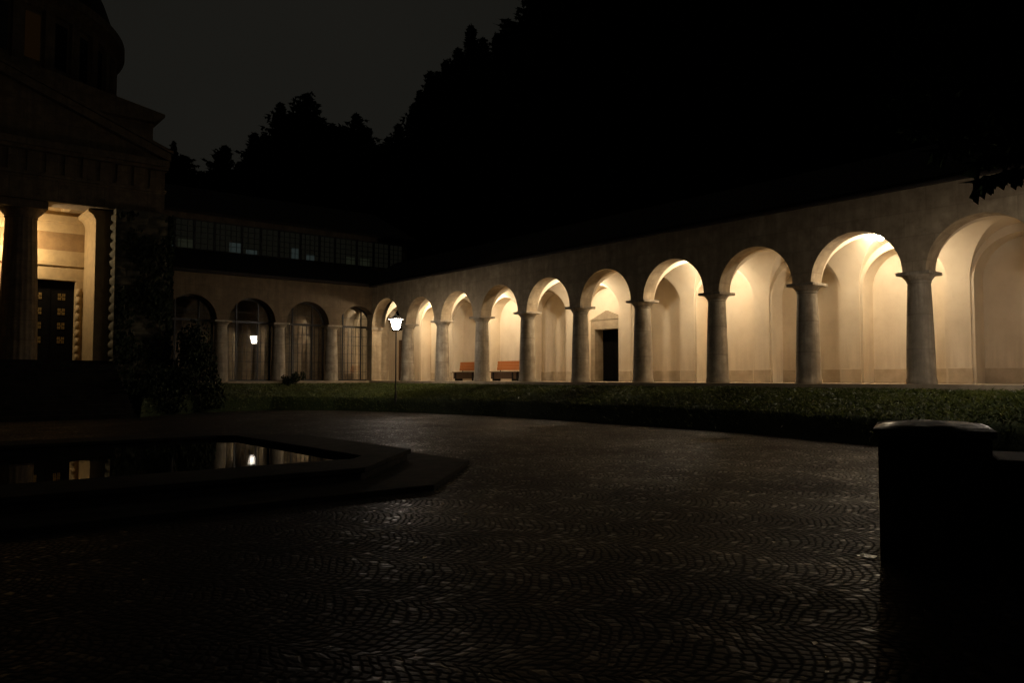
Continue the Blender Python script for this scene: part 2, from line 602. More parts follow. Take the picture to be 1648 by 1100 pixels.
mb = MB()
NT_, NS_ = 12 * 14, 44
for i in range(NT_ + 1):
    for j in range(NS_ + 1):
        p = bank_point(12.0 * i / NT_, j / NS_)
        mb.v.append((p.x, p.y, p.z - (0.03 if j == 0 else 0)))
for i in range(NT_):
    for j in range(NS_):
        a = i * (NS_ + 1) + j
        mb.f.append((a, a + 1, a + NS_ + 2, a + NS_ + 1))
tag(mb.build('lawn', M['turf'], smooth=True, angle=180), kind='structure')

rng = random.Random(3)
mb = MB()
for k in range(90000):
    t = rng.random() * 12.0
    if t < 1.2 and rng.random() < 0.7:
        continue
    s = 0.012 + 0.988 * rng.random() ** 0.95
    p = bank_point(t, s)
    h = rng.uniform(0.03, 0.08) * (1.4 if rng.random() < 0.08 else 1)
    a = rng.random() * 2 * pi
    wd = rng.uniform(0.004, 0.009)
    dx, dy = cos(a) * wd, sin(a) * wd
    lx, ly = rng.gauss(0, 0.035), rng.gauss(0, 0.035)
    o = len(mb.v)
    mb.v += [(p.x - dx, p.y - dy, p.z - 0.01), (p.x + dx, p.y + dy, p.z - 0.01), (p.x + lx * 0.5 + dx * .7, p.y + ly * 0.5 + dy * .7, p.z + h * .65), (p.x + lx * 1.6, p.y + ly * 1.6, p.z + h)]
    mb.f += [(o, o + 1, o + 2), (o, o + 2, o + 3)]
tag(mb.build('grass', M['blade']), 'short wet grass on the bank in front of the arcade', 'grass', kind='stuff')

# ------------------------------------------------------------------ the arcade
S, Y0 = 3.004, 8.27
XF, XB = 19.72, 20.28            # front wall faces
XP, XL, XR = 22.45, 22.47, 23.10  # pilaster face, lunette wall, recess back
SPRING = FLOOR_Z + 2.785
HV = 1.36                        # rise of the vault
RA = 1.222                       # arch radius
WALL_TOP = 6.17
NCOL0, NCOL1 = -3, 8             # columns
arcade = empty('arcade', (20, 22, FLOOR_Z), 'long pale vaulted arcade on stone columns, lit from inside', 'arcade')


def yc(n):
    return Y0 + S * n


ARCHES = [(yc(n) + S / 2, RA) for n in range(NCOL0, NCOL1)]
Y_END = 35.36
ARCHES.append(((yc(8) + 0.28 + Y_END) / 2, (Y_END - yc(8) - 0.28) / 2))
NA = 28


def arch_wall(mb, along, arches, start, end, f0, f1, spring, top, axis):
    """a wall of given thickness (f0..f1) over a row of round arches; axis 'y' = runs along y"""
    P = (lambda s, d, z: (d, s, z)) if axis == 'y' else (lambda s, d, z: (s, d, z))
    pts = []
    edges = []
    cur = start
    for c, r in arches:
        edges.append(('pier', cur, c - r))
        edges.append(('arch', c, r))
        cur = c + r
    edges.append(('pier', cur, end))
    for e in edges:
        if e[0] == 'pier':
            a, b = e[1], e[2]
            if b - a < 1e-4:
                continue
            o = [P(a, f0, spring), P(b, f0, spring), P(b, f0, top), P(a, f0, top), P(a, f1, spring), P(b, f1, spring), P(b, f1, top), P(a, f1, top)]
            mb.add(o, [(0, 1, 2, 3), (4, 7, 6, 5), (0, 4, 5, 1), (3, 2, 6, 7)])
        else:
            c, r = e[1], e[2]
            vs, fs = [], []
            for k in range(NA + 1):
                a = pi - pi * k / NA
                s, z = c + r * cos(a), spring + r * sin(a)
                vs += [P(s, f0, z), P(s, f0, top), P(s, f1, z), P(s, f1, top)]
            for k in range(NA):
                q, w_ = 4 * k, 4 * (k + 1)
                fs += [(q, w_, w_ + 1, q + 1), (q + 2, q + 3, w_ + 3, w_ + 2), (q, q + 2, w_ + 2, w_), (q + 1, w_ + 1, w_ + 3, q + 3)]
            mb.add(vs, fs)


mb = MB()
arch_wall(mb, None, ARCHES, yc(NCOL0) - 0.28, 35.88, XF, XB, SPRING, WALL_TOP, 'y')
mb.build('front_wall', M['ashlar'], arcade, smooth=True, angle=30)
mb = MB()
mb.box(XF, XB, Y_END, 35.88, FLOOR_Z, SPRING - 0.002)
mb.build('corner_pier', M['ashlar'], arcade)
mb = MB()
mb.box(XF - 0.05, XB + 0.05, Y_END - 0.05, 35.9, SPRING - 0.16, SPRING - 0.02)
mb.build('impost', M['column'], arcade, bevel=0.015)


def column_shape(H, rb, rt, ab, abh):
    sh = MB()
    prof = [(rb * 1.06, 0), (rb * 1.06, 0.10), (rb, 0.16)]
    z1 = H - abh - 0.20
    for k in range(1, 13):
        t = k / 12
        prof.append((rb + (rt - rb) * (t ** 1.35), 0.16 + (z1 - 0.16) * t))
    sh.lathe(prof, seg=40)
    ca = MB()
    ca.lathe([(rt, z1 - 0.0), (rt * 1.06, z1 + 0.02), (rt * 1.06, z1 + 0.06), (rt * 1.16, z1 + 0.10), (ab * 0.44, z1 + 0.16), (ab * 0.5, z1 + 0.20)], seg=40)
    ca.box(-ab / 2, ab / 2, -ab / 2, ab / 2, z1 + 0.2, H - 0.002)
    return sh, ca


sh, ca = column_shape(2.785, 0.335, 0.265, 0.80, 0.085)
shaft0 = sh.build('column', M['column'], arcade, smooth=True, angle=40)
cap0 = ca.build('capital', M['column'], shaft0, smooth=True, angle=40, bevel=0.012)


def place_column(src, x, y, z, parent):
    c = src.copy()
    COL.objects.link(c)
    c.parent = parent
    c.matrix_parent_inverse = Matrix.Identity(4)
    c.location = Vector((x, y, z)) - Vector(parent.location)
    for ch in list(src.children):
        d = ch.copy()
        COL.objects.link(d)
        d.parent = c
        d.matrix_parent_inverse = Matrix.Identity(4)
        d.location = (0, 0, 0)
    return c


shaft0.matrix_parent_inverse = Matrix.Identity(4)
cap0.matrix_parent_inverse = Matrix.Identity(4)
shaft0.location = Vector((20, yc(0), FLOOR_Z)) - Vector(arcade.location)
for n in range(NCOL0, NCOL1 + 1):
    if n:
        c = place_column(shaft0, 20, yc(n), FLOOR_Z, arcade)
        c.rotation_euler.z = 0.0

# vault: a groin vault in every bay between plain bands over the pilasters
XC, XA = (XB + XP) / 2, (XP - XB) / 2
NV = 24
HP = 0.285


def long_z(x):
    q = max(0.0, 1 - ((x - XC) / XA) ** 2)
    return SPRING + HV * sqrt(q)


mb = MB()
bays = [yc(n) + S / 2 for n in range(NCOL0, NCOL1)] + [yc(8) + S / 2, yc(9) + S / 2]
RC = S / 2 - HP
for bc in bays:
    vs, fs = [], []
    for i in range(NV + 1):
        th = pi * i / NV
        x = XC - XA * cos(th)
        for j in range(NV + 1):
            ph = pi * j / NV
            y = bc - RC * cos(ph)
            vs.append((x, y, SPRING + HV * max(sin(th), sin(ph))))
    for i in range(NV):
        for j in range(NV):
            a, b, c, d = i * (NV + 1) + j, (i + 1) * (NV + 1) + j, (i + 1) * (NV + 1) + j + 1, i * (NV + 1) + j + 1
            if (i < NV / 2) == (j < NV / 2):
                fs += [(a, b, c), (a, c, d)]
            else:
                fs += [(a, b, d), (b, c, d)]
    mb.add(vs, fs)
    for yb in (bc - S / 2,):
        vs, fs = [], []
        for i in range(NV + 1):
            th = pi * i / NV
            x = XC - XA * cos(th)
            z = SPRING + HV * sin(th)
            vs += [(x, yb - HP, z), (x, yb + HP, z)]
        for i in range(NV):
            fs.append((2 * i, 2 * i + 2, 2 * i + 3, 2 * i + 1))
        mb.add(vs, fs)
    # the cross vault runs on to the lunette wall
    vs, fs = [], []
    for j in range(NV + 1):
        ph = pi * j / NV
        y, z = bc - RC * cos(ph), SPRING + HV * sin(ph)
        vs += [(XP, y, z), (XL, y, z)]
    for j in range(NV):
        fs.append((2 * j, 2 * j + 1, 2 * j + 3, 2 * j + 2))
    mb.add(vs, fs)
mb.build('vault', M['plaster'], arcade, smooth=True, angle=28)

# back wall: pilasters, lunettes, round-headed recesses
RR = 1.13
mb = MB()
DOOR_BAY = bays[4 - NCOL0]
DW, DZ = 0.655, 3.44
for bc in bays:
    if bc == bays[-1]:
        continue

    def prof(r, hv, zf=FLOOR_Z):
        L = [(bc - r, zf)]
        for k in range(NA + 1):
            a = pi - pi * k / NA
            L.append((bc + r * cos(a), SPRING + hv * sin(a)))
        L.append((bc + r, zf))
        return L
    A, B = prof(RC, HV), prof(RR, 1.12)
    n = len(A)
    vs = [(XL, y, z) for y, z in A] + [(XL, y, z) for y, z in B] + [(XR, y, z) for y, z in B]
    fs = [(i, i + 1, n + i + 1, n + i) for i in range(n - 1)] + [(n + i, n + i + 1, 2 * n + i + 1, 2 * n + i) for i in range(n - 1)]
    mb.add(vs, fs)
    if abs(bc - DOOR_BAY) < 0.01:
        out = B + [(bc + DW, FLOOR_Z), (bc + DW, DZ), (bc - DW, DZ), (bc - DW, FLOOR_Z)]
        mb.add([(XR, y, z) for y, z in out], [tuple(range(len(out)))])
    else:
        mb.add([(XR, y, z) for y, z in B], [tuple(range(n))])
    # pilaster before it
    y0, y1 = bc - S / 2 - HP, bc - S / 2 + HP
    mb.add([(XP, y0, FLOOR_Z), (XP, y1, FLOOR_Z), (XP, y1, SPRING), (XP, y0, SPRING), (XL, y0, FLOOR_Z), (XL, y1, FLOOR_Z), (XL, y1, SPRING), (XL, y0, SPRING)],
           [(0, 1, 2, 3), (1, 5, 6, 2), (0, 3, 7, 4)])
y0 = bays[-1] - S / 2 - HP
mb.add([(XP, y0, FLOOR_Z), (XP, 38.45, FLOOR_Z), (XP, 38.45, SPRING), (XP, y0, SPRING), (XL, y0, FLOOR_Z), (XL, y0, SPRING)], [(0, 1, 2, 3), (0, 3, 5, 4)])
mb.build('back_wall', M['plaster'], arcade, smooth=True, angle=28)
mb = MB()
mb.box(23.6, 23.75, yc(NCOL0) - 0.5, 38.6, 0, 6.1)
mb.build('rear_wall', M['ashlar'], arcade)

# stone dado at the foot of the back wall
for bc in bays[:-1]:
    yl = bc - S / 2
    mb = MB()
    mb.box(XP - 0.025, XL, yl - HP - 0.02, yl + HP + 0.02, FLOOR_Z, FLOOR_Z + 0.42)
    mb.build('dado', M['dado'], arcade, bevel=0.008)
    if abs(bc - DOOR_BAY) < 0.01:
        continue
    mb = MB()
    mb.box(XR - 0.025, XR + 0.01, bc - RR, bc + RR, FLOOR_Z, FLOOR_Z + 0.42)
    mb.build('dado', M['dado'], arcade, bevel=0.008)

# end walls, floor, roof
mb = MB()
mb.box(20.25, 22.6, 38.3, 38.6, FLOOR_Z, 5.9)
mb.build('end_wall', M['ashlar'], arcade)
mb = MB()
mb.box(XF, 23.1, yc(NCOL0) - 0.55, yc(NCOL0) - 0.29, 0.0, 5.9)
mb.build('end_wall', M['ashlar'], arcade)
mb = MB()
mb.box(19.52, 23.7, yc(NCOL0) - 0.5, 38.7, FLOOR_Z - 0.5, FLOOR_Z)
mb.build('floor', M['floor'], arcade, bevel=0.01)
mb = MB()
mb.prism_y([(19.22, 6.12), (19.22, 6.24), (21.8, 7.75), (24.3, 6.24), (24.3, 6.12), (21.8, 7.55)], yc(NCOL0) - 0.8, 36.5)
mb.build('roof', M['roof'], arcade)
mb = MB()
mb.tube([(19.16, yc(NCOL0) - 0.8, 6.09), (19.16, 12.0, 6.085), (19.16, 34.6, 6.09)], 0.065, 0.065, 12)
mb.build('gutter', M['roof'], arcade, smooth=True)

# the gabled stone doorway in the back wall
dw = MB()
xo = XR - 0.13
b = DOOR_BAY
for s in (-1, 1):
    ya, yb = sorted((b + s * DW, b + s * (DW + 0.245)))
    dw.box(xo, XR + 0.01, ya, yb, FLOOR_Z, 3.82)
dw.box(xo, XR + 0.01, b - DW + 0.001, b + DW - 0.001, DZ, 3.82)
dw.prism_x([(b - DW - 0.30, 3.822), (b + DW + 0.30, 3.822), (b, 4.20)], xo - 0.03, XR + 0.01)
surround = dw.build('doorway', M['surround'], arcade, bevel=0.012)
mb = MB()
mb.box(XR + 0.01, XR + 0.44, b + DW, b + DW + 0.1, FLOOR_Z, DZ + 0.1)
mb.box(XR + 0.01, XR + 0.44, b - DW - 0.1, b - DW, FLOOR_Z, DZ + 0.1)
mb.box(XR + 0.01, XR + 0.44, b - DW, b + DW, DZ, DZ + 0.1)
mb.build('reveal', M['surround'], surround)
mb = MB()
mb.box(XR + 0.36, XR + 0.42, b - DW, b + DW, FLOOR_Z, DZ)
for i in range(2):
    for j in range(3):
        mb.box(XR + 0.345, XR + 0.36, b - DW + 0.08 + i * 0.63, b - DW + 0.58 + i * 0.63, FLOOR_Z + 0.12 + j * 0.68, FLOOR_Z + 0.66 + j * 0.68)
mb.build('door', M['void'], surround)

# wooden door in the back wall of the corner bay
mb = MB()
ya, yb = 35.95, 36.95
mb.box(XP - 0.07, XP, ya - 0.12, ya, FLOOR_Z, FLOOR_Z + 2.25)
mb.box(XP - 0.07, XP, yb, yb + 0.12, FLOOR_Z, FLOOR_Z + 2.25)
mb.box(XP - 0.07, XP, ya, yb, FLOOR_Z + 2.13, FLOOR_Z + 2.25)
fr = mb.build('door_frame', M['darkwood'], arcade, bevel=0.006)
mb = MB()
mb.box(XP - 0.045, XP - 0.002, ya, yb, FLOOR_Z + 0.01, FLOOR_Z + 2.13)
mb.build('door_leaf', M['darkwood'], fr)
mb = MB()
mb.box(XP - 0.11, XP - 0.045, ya + 0.08, ya + 0.12, FLOOR_Z + 1.0, FLOOR_Z + 1.18)
mb.build('handle', M['iron'], fr)

# ------------------------------------------------------------------ arcade lamps
LAMP_N = [0, 2, 4, 6, 8]
LAMP_LAB = {
    0: 'small glowing globe lamp showing under an arch crown, brightest inside the arcade',
    2: 'small globe lamp behind the arch crown, second lit bay from the visible globe',
    4: 'small globe lamp above the gabled stone doorway in the arcade',
    6: 'small globe lamp in the arcade vault above the wooden benches',
    8: 'small globe lamp in the arcade vault nearest the corner pier'}
proto = None
for n in LAMP_N:
    loc = Vector((21.25, yc(n) + S / 2, SPRING + HV - 0.005))
    if proto is None:
        proto = empty('ceiling_lamp', loc, LAMP_LAB[n], 'lamp', 'globe lamps in the arcade vault')
        mb = MB()
        mb.lathe([(0.07, 0.0), (0.07, -0.03), (0.03, -0.04), (0.03, -0.05)], seg=20)
        q = mb.build('lamp_base', M['iron'], proto, smooth=True)
        q.matrix_parent_inverse = Matrix.Identity(4)
        mb = MB()
        mb.lathe([(0.035, -0.045)] + [(0.085 * sin(a), -0.115 + 0.085 * cos(a)) for a in [0.45 + k * (pi - 0.5) / 8 for k in range(9)]], seg=16)
        q = mb.build('globe', M['lamp'], proto, smooth=True)
        q.matrix_parent_inverse = Matrix.Identity(4)
    else:
        copy_tree(proto, loc, LAMP_LAB[n])

# ------------------------------------------------------------------ benches
bench = empty('bench', (22.1, 27.25, FLOOR_Z), 'orange wooden bench nearer the gabled doorway, by the arcade back wall', 'bench', 'wooden benches in the arcade')
BL = 0.95


def part(mb, name, m, parent, **k):
    o = mb.build(name, m, parent, **k)
    o.matrix_parent_inverse = Matrix.Identity(4)
    return o


mb = MB()
for k in range(3):
    mb.box(-0.22 + k * 0.15, -0.09 + k * 0.15, -BL, BL, 0.40, 0.44)
part(mb, 'seat', M['darkwood'], bench, bevel=0.008)
mb = MB()
for k in range(3):
    mb.box(0.235 + 0.02 * k, 0.262 + 0.02 * k, -BL, BL, 0.50 + k * 0.142, 0.64 + k * 0.142)
part(mb, 'backrest', M['wood'], bench, bevel=0.008)
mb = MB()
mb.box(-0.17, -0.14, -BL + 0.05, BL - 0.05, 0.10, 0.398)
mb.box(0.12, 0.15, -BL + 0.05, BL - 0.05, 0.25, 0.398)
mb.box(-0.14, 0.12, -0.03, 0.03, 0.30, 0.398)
part(mb, 'underseat_shade', M['darkwood'], bench)  # dark boards added to stand in for the shade under the seat
for s in (-1, 1):
    mb = MB()
    mb.box(-0.2, 0.22, s * 0.7 - 0.05, s * 0.7 + 0.05, 0.0, 0.398)
    part(mb, 'leg', M['granite'], bench, bevel=0.01)
    mb = MB()
    mb.prism_y([(0.225, 0.3), (0.262, 0.3), (0.34, 0.93), (0.31, 0.93)], s * 0.72 - 0.02, s * 0.72 + 0.02)
    part(mb, 'back_strut', M['iron'], bench)
copy_tree(bench, (22.1, 30.25, FLOOR_Z), 'orange wooden bench nearer the street lantern, half hidden by a column')

# ------------------------------------------------------------------ the glazed wing
wing = empty('cloister_wing', (15, 36, FLOOR_Z), 'dim low wing with glazed arches and a clerestory, between temple and arcade', 'building')
WYF, WYB = 35.32, 35.88
WX = [17.56, 14.80, 12.05, 9.30]
WARCH = [(10.67, 1.10), (13.42, 1.10), (16.18, 1.10), (18.90, 1.05)]
mb = MB()
arch_wall(mb, None, WARCH, 9.0, XF - 0.003, WYF, WYB, SPRING, WALL_TOP, 'x')
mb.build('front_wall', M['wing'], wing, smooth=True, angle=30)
mb = MB()
mb.box(19.95, XF + 0.25, WYF, WYB, FLOOR_Z, SPRING)
for n_, x in enumerate(WX):
    c = place_column(shaft0, x, 35.6, FLOOR_Z, wing)
mb = MB()
mb.box(8.6, 20.2, 38.2, 38.5, 0.0, 6.1)
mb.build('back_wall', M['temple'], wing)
mb = MB()
mb.box(8.8, 19.5, WYF - 0.12, 38.25, FLOOR_Z - 0.5, FLOOR_Z - 0.004)
mb.build('floor', M['floor'], wing)
mb = MB()
mb.box(8.8, 20.2, WYB + 0.002, 38.2, 5.35, 5.45)
mb.build('ceiling', M['plaster'], wing)
GY = 36.0
for (c, r) in WARCH:
    rr = r + 0.05
    out = [(c - rr, FLOOR_Z)] + [(c + rr * cos(pi - pi * k / NA), SPRING + rr * sin(pi - pi * k / NA)) for k in range(NA + 1)] + [(c + rr, FLOOR_Z)]
    # frame: an outline band with mullions, transom and thin glazing bars
    fm = MB()
    n = len(out)
    inn = [(c + (x - c) * 0.93, FLOOR_Z + 0.06 + (z - FLOOR_Z) * 0.962) for x, z in out]
    for ya, yb in ((GY - 0.03, GY + 0.03),):
        vs = [(x, ya, z) for x, z in out] + [(x, ya, z) for x, z in inn] + [(x, yb, z) for x, z in out] + [(x, yb, z) for x, z in inn]
        fs = []
        for i in range(n):
            j = (i + 1) % n
            fs += [(i, j, n + j, n + i), (2 * n + i, 3 * n + i, 3 * n + j, 2 * n + j), (n + i, n + j, 3 * n + j, 3 * n + i)]
        fm.add(vs, fs)
    fm.box(c - rr, c + rr, GY - 0.04, GY + 0.04, SPRING - 0.05, SPRING + 0.05)
    for mx in (-0.52, 0.52):
        top = SPRING + sqrt(max(0.01, r * r - mx * mx))
        fm.box(c + mx - 0.028, c + mx + 0.028, GY - 0.034, GY + 0.034, FLOOR_Z, top)
    win = fm.build('window', M['iron'], wing)
    gb = MB()
    for k in range(9):
        xx = c - r + (k + 1) * 2 * r / 10
        gb.box(xx - 0.008, xx + 0.008, GY - 0.012, GY + 0.012, FLOOR_Z + 0.02, SPRING - 0.05)
    for k in range(5):
        zz = FLOOR_Z + (k + 1) * 0.455
        gb.box(c - r, c + r, GY - 0.0115, GY + 0.0115, zz - 0.009, zz + 0.009)
    for zz in (SPRING + 0.45,):
        hw = sqrt(max(0.01, r * r - 0.45 ** 2))
        gb.box(c - hw, c + hw, GY - 0.0115, GY + 0.0115, zz - 0.009, zz + 0.009)
    gb.build('glazing_bars', M['iron'], win)
    pn = MB()
    tl = 0.0035
    pn.add([(x, GY + 0.006 + (z - 2.8) * tl, z) for x, z in out], [tuple(range(n))])
    pn.build('pane', M['glass'], win)
# lower roof, clerestory, upper roof
mb = MB()
mb.prism_x([(34.82, 6.12), (34.82, 6.24), (39.25, 7.80), (39.25, 7.6), (35.3, 6.14)], 8.6, 21.7)
mb.build('lower_roof', M['roof'], wing)
mb = MB()
CY = 39.2
mb.box(8.5, 24.2, CY + 0.06, CY + 0.4, 6.0, 9.6)
mb.box(8.5, 24.2, CY - 0.02, CY + 0.06, 6.0, 7.80)
mb.box(8.5, 24.2, CY - 0.06, CY + 0.06, 9.30, 9.6)
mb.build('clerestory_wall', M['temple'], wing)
mb = MB()
mb.prism_x([(38.75, 9.50), (38.75, 9.66), (44.0, 12.05), (50.0, 9.4), (50.0, 9.2), (44.0, 11.8)], 8.5, 24.6)
mb.build('upper_roof', M['roof'], wing)
mull = [260, 280, 312, 345, 389, 419.5, 448.7, 483.6, 514, 539, 574, 601, 626, 648]
LIT = {0: (0.3, 1.0, 0.45, 1), 1: (0.15, 1, 0.3, 0), 3: (0.55, 1.0, 0.36, 1), 4: (0.2, 0.85, 0.16, 1), 6: (0.60, 0.95, 0.42, 1), 7: (0.3, 0.8, 0.22, 1), 9: (0.5, 0.95, 0.3, 0), 10: (0.2, 0.8, 0.3, 0)}
for k in range(len(mull) - 1):
    xa, xb = at(mull[k], 410, Y=CY).x, at(mull[k + 1], 410, Y=CY).x
    fm = MB()
    fm.box(xa - 0.05, xa + 0.05, CY - 0.055, CY + 0.055, 7.805, 9.298)
    fm.box(xa + 0.05, xb - 0.05, CY - 0.03, CY + 0.05, 7.805, 7.85)
    fm.box(xa + 0.05, xb - 0.05, CY - 0.03, CY + 0.05, 9.25, 9.298)
    nb = max(3, int((xb - xa) / 0.27))
    for q in range(1, nb):
        xx = xa + (xb - xa) * q / nb
        fm.box(xx - 0.011, xx + 0.011, CY - 0.012, CY + 0.03, 7.85, 9.25)
    for q in range(1, 5):
        zz = 7.85 + 1.4 * q / 5
        fm.box(xa + 0.05, xb - 0.05, CY - 0.0115, CY + 0.0295, zz - 0.011, zz + 0.011)
    win = fm.build('clerestory_window', M['iron'], wing)
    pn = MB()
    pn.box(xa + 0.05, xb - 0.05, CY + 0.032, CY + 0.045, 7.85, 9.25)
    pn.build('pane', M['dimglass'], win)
    if k in LIT:
        a, b2, hh, br = LIT[k]
        pn = MB()
        wdt = xb - xa - 0.1
        pn.box(xa + 0.05 + wdt * a, xa + 0.05 + wdt * b2, CY + 0.024, CY + 0.030, 7.852, 7.85 + 1.4 * hh)
        pn.build('lit_pane', M['litpane'] if br else M['litpane_dim'], win)

# ------------------------------------------------------------------ the temple
TX = 1.5
temple = empty('temple', (TX, 34, 0), 'dark domed temple with pediment, fluted columns and a lamplit porch', 'temple')
TZ = 2.11            # porch floor
FY = 33.95           # face of antae and entablature
PB = 36.2           # porch back wall
XCOLS = [4.05, 2 * TX - 4.05]
XANTA = 6.53
XE = 9.05            # end of the front
ARCH0 = at(100, 330, Y=34.0).z   # underside of the architrave
CORN = at(150, 240, Y=33.6).z    # horizontal cornice


def both(fn):
    for s in (1, -1):
        fn(lambda a, b: (TX + (a - TX) if s > 0 else TX - (a - TX), TX + (b - TX) if s > 0 else TX - (b - TX)))


# steps
mb = MB()
NSTEP = 13
for k in range(NSTEP):
    y = 29.75 + k * 0.30
    mb.box(2 * TX - 7.15, 7.15, y, 36.6 if k == NSTEP - 1 else y + 0.34, -0.3 if k == 0 else TZ * k / NSTEP - 0.02, TZ * (k + 1) / NSTEP)
mb.build('steps', M['granite'], temple, bevel=0.01)
# columns
H = ARCH0 - TZ
sh = MB()
prof = [(0.66, 0), (0.655, 0.4)]
for k in range(1, 15):
    t = k / 14
    prof.append((0.655 - 0.125 * t ** 1.3, 0.4 + (H - 1.05) * t))
sh.lathe(prof, seg=96, rad=lambda a: 1.0 - 0.035 * abs(sin(a * 10)) + 0.0)
tcol = sh.build('column', M['temple'], temple, smooth=True, angle=60)
tcol.matrix_parent_inverse = Matrix.Identity(4)
ca = MB()
z1 = H - 0.65
ca.lathe([(0.535, z1), (0.56, z1 + 0.04), (0.54, z1 + 0.08), (0.58, z1 + 0.14), (0.72, z1 + 0.30), (0.76, z1 + 0.36)], seg=48)
ca.box(-0.78, 0.78, -0.78, 0.78, z1 + 0.36, H - 0.002)
tcap = ca.build('capital', M['temple'], tcol, smooth=True, angle=40, bevel=0.015)
tcap.matrix_parent_inverse = Matrix.Identity(4)
tcol.location = Vector((XCOLS[0], 34.5, TZ)) - Vector(temple.location)
place_column(tcol, XCOLS[1], 34.5, TZ, temple)
# side walls of the porch (antae) with cavetto capitals
for s in (1, -1):
    mb = MB()
    xa, xb = sorted((TX + s * (XANTA - TX), TX + s * (7.2 - TX)))
    mb.box(xa, xb, FY + 0.1, 36.4, TZ - 0.02, ARCH0 - 0.45)
    xi = TX + s * (XANTA - TX)
    pts = [(xi, ARCH0 - 0.45), (xi - s * 0.03, ARCH0 - 0.36), (xi - s * 0.12, ARCH0 - 0.22), (xi - s * 0.28, ARCH0 - 0.1), (xi - s * 0.28, ARCH0 - 0.003), (xi + s * 0.6, ARCH0 - 0.003), (xi + s * 0.6, ARCH0 - 0.45)]
    mb.prism_y(pts if s < 0 else pts[::-1], FY + 0.1, 36.4)
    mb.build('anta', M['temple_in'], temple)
# porch back wall with its mouldings, and three doors
DOORS = [5.36, TX, 2 * TX - 5.36]
DHW = at(120, 520, Y=PB).x - 5.36
DTOP = at(90, 451, Y=PB).z
mb = MB()
edges = sorted(DOORS)
xs = [TX - (7.2 - TX)]
for d in edges:
    xs += [d - DHW, d + DHW]
xs.append(7.2)
for k in range(0, len(xs), 2):
    mb.box(xs[k], xs[k + 1], PB, PB + 0.4, TZ - 0.02, DTOP)
mb.box(xs[0], xs[-1], PB, PB + 0.4, DTOP, ARCH0 + 0.6)
zb = [at(90, q, Y=PB).z for q in (431, 426, 403, 374, 358, 346)]
mb.box(xs[0], xs[-1], PB - 0.08, PB, zb[1] - 0.05, zb[1] + 0.06)
mb.box(xs[0], xs[-1], PB - 0.05, PB, zb[1] + 0.06, zb[2])
mb.box(xs[0], xs[-1], PB - 0.06, PB, zb[3], zb[4])
fz = MB()
fz.box(xs[0] + 0.01, xs[-1] - 0.01, PB - 0.02, PB, zb[2] + 0.003, zb[3] - 0.003)
fz.build('frieze', M['frieze'], temple)
mb.box(xs[0], xs[-1], PB - 0.11, PB, zb[4], zb[5])
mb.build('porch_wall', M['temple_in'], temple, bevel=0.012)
mb = MB()
mb.box(xs[0], xs[-1], FY + 0.9, PB, ARCH0 + 0.34, ARCH0 + 0.5)
for k in range(9):
    mb.box(xs[0] + 0.4 + k * 1.35, xs[0] + 0.65 + k * 1.35, FY + 0.901, PB - 0.001, ARCH0 + 0.16, ARCH0 + 0.34)
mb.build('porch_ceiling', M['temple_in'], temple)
# rough bossed stones beside the doors
rng = random.Random(11)


def boss(mb, c, sx, sy, sz, nrm):
    """a pillow-faced rough block whose bulge looks along nrm ('-y' or '-x')"""
    N = 4
    vs, fs = [], []
    for i in range(N + 1):
        for j in range(N + 1):
            u, v = i / N * 2 - 1, j / N * 2 - 1
            bl = (1 - abs(u) ** 3) * (1 - abs(v) ** 3)
            d = bl * (0.75 + 0.5 * rng.random())
            if nrm == '-y':
                vs.append((c[0] + u * sx / 2, c[1] - d * sy, c[2] + v * sz / 2))
            else:
                vs.append((c[0] - d * sy, c[1] + u * sx / 2, c[2] + v * sz / 2))
    for i in range(N):
        for j in range(N):
            a = i * (N + 1) + j
            q = (a, a + N + 1, a + N + 2, a + 1)
            fs.append(q)
    mb.add(vs, fs)


for d in DOORS:
    for sgn in (1, -1):
        mb = MB()
        x = d + sgn * (DHW + 0.11)
        mb.box(x - 0.1, x + 0.1, PB - 0.004, PB, TZ, DTOP - 0.3)
        z = TZ
        while z < DTOP - 0.35:
            boss(mb, (x, PB - 0.003, z + 0.17), 0.2, 0.09, 0.33, '-y')
            z += 0.34
        mb.build('door_quoin', M['temple_in'], temple, smooth=True, angle=50)
rows = [at(95, q, Y=PB + 0.25).z for q in (478, 502, 525, 548)]
for d in DOORS:
    mb = MB()
    mb.box(d - DHW, d - 0.004, PB + 0.26, PB + 0.33, TZ, DTOP)
    mb.box(d + 0.004, d + DHW, PB + 0.26, PB + 0.33, TZ, DTOP)
    mb.box(d - 0.02, d + 0.02, PB + 0.24, PB + 0.26, TZ, DTOP)
    leaf = mb.build('door', M['doorleaf'], temple)
    for s in (-1, 1):
        for zz in rows:
            rb = MB()
            rb.box(d + s * 0.42 - 0.025, d + s * 0.42 + 0.025, PB + 0.25, PB + 0.262, zz - 0.025, zz + 0.025)
            for a in range(4):
                ox, oz = (0.075 if a % 2 else -0.075), (0.075 if a // 2 else -0.075)
                for pz in ((0.03, 0.03), (-0.03, 0.03), (0.03, -0.03), (-0.03, -0.03)):
                    cx, cz = d + s * 0.42 + ox + pz[0], zz + oz + pz[1]
                    rb.prism_y([(cx + 0.03 * cos(q * pi / 4), cz + 0.03 * sin(q * pi / 4)) for q in range(8)], PB + 0.235, PB + 0.262)
            rb.build('rosette', M['bronze'], leaf)
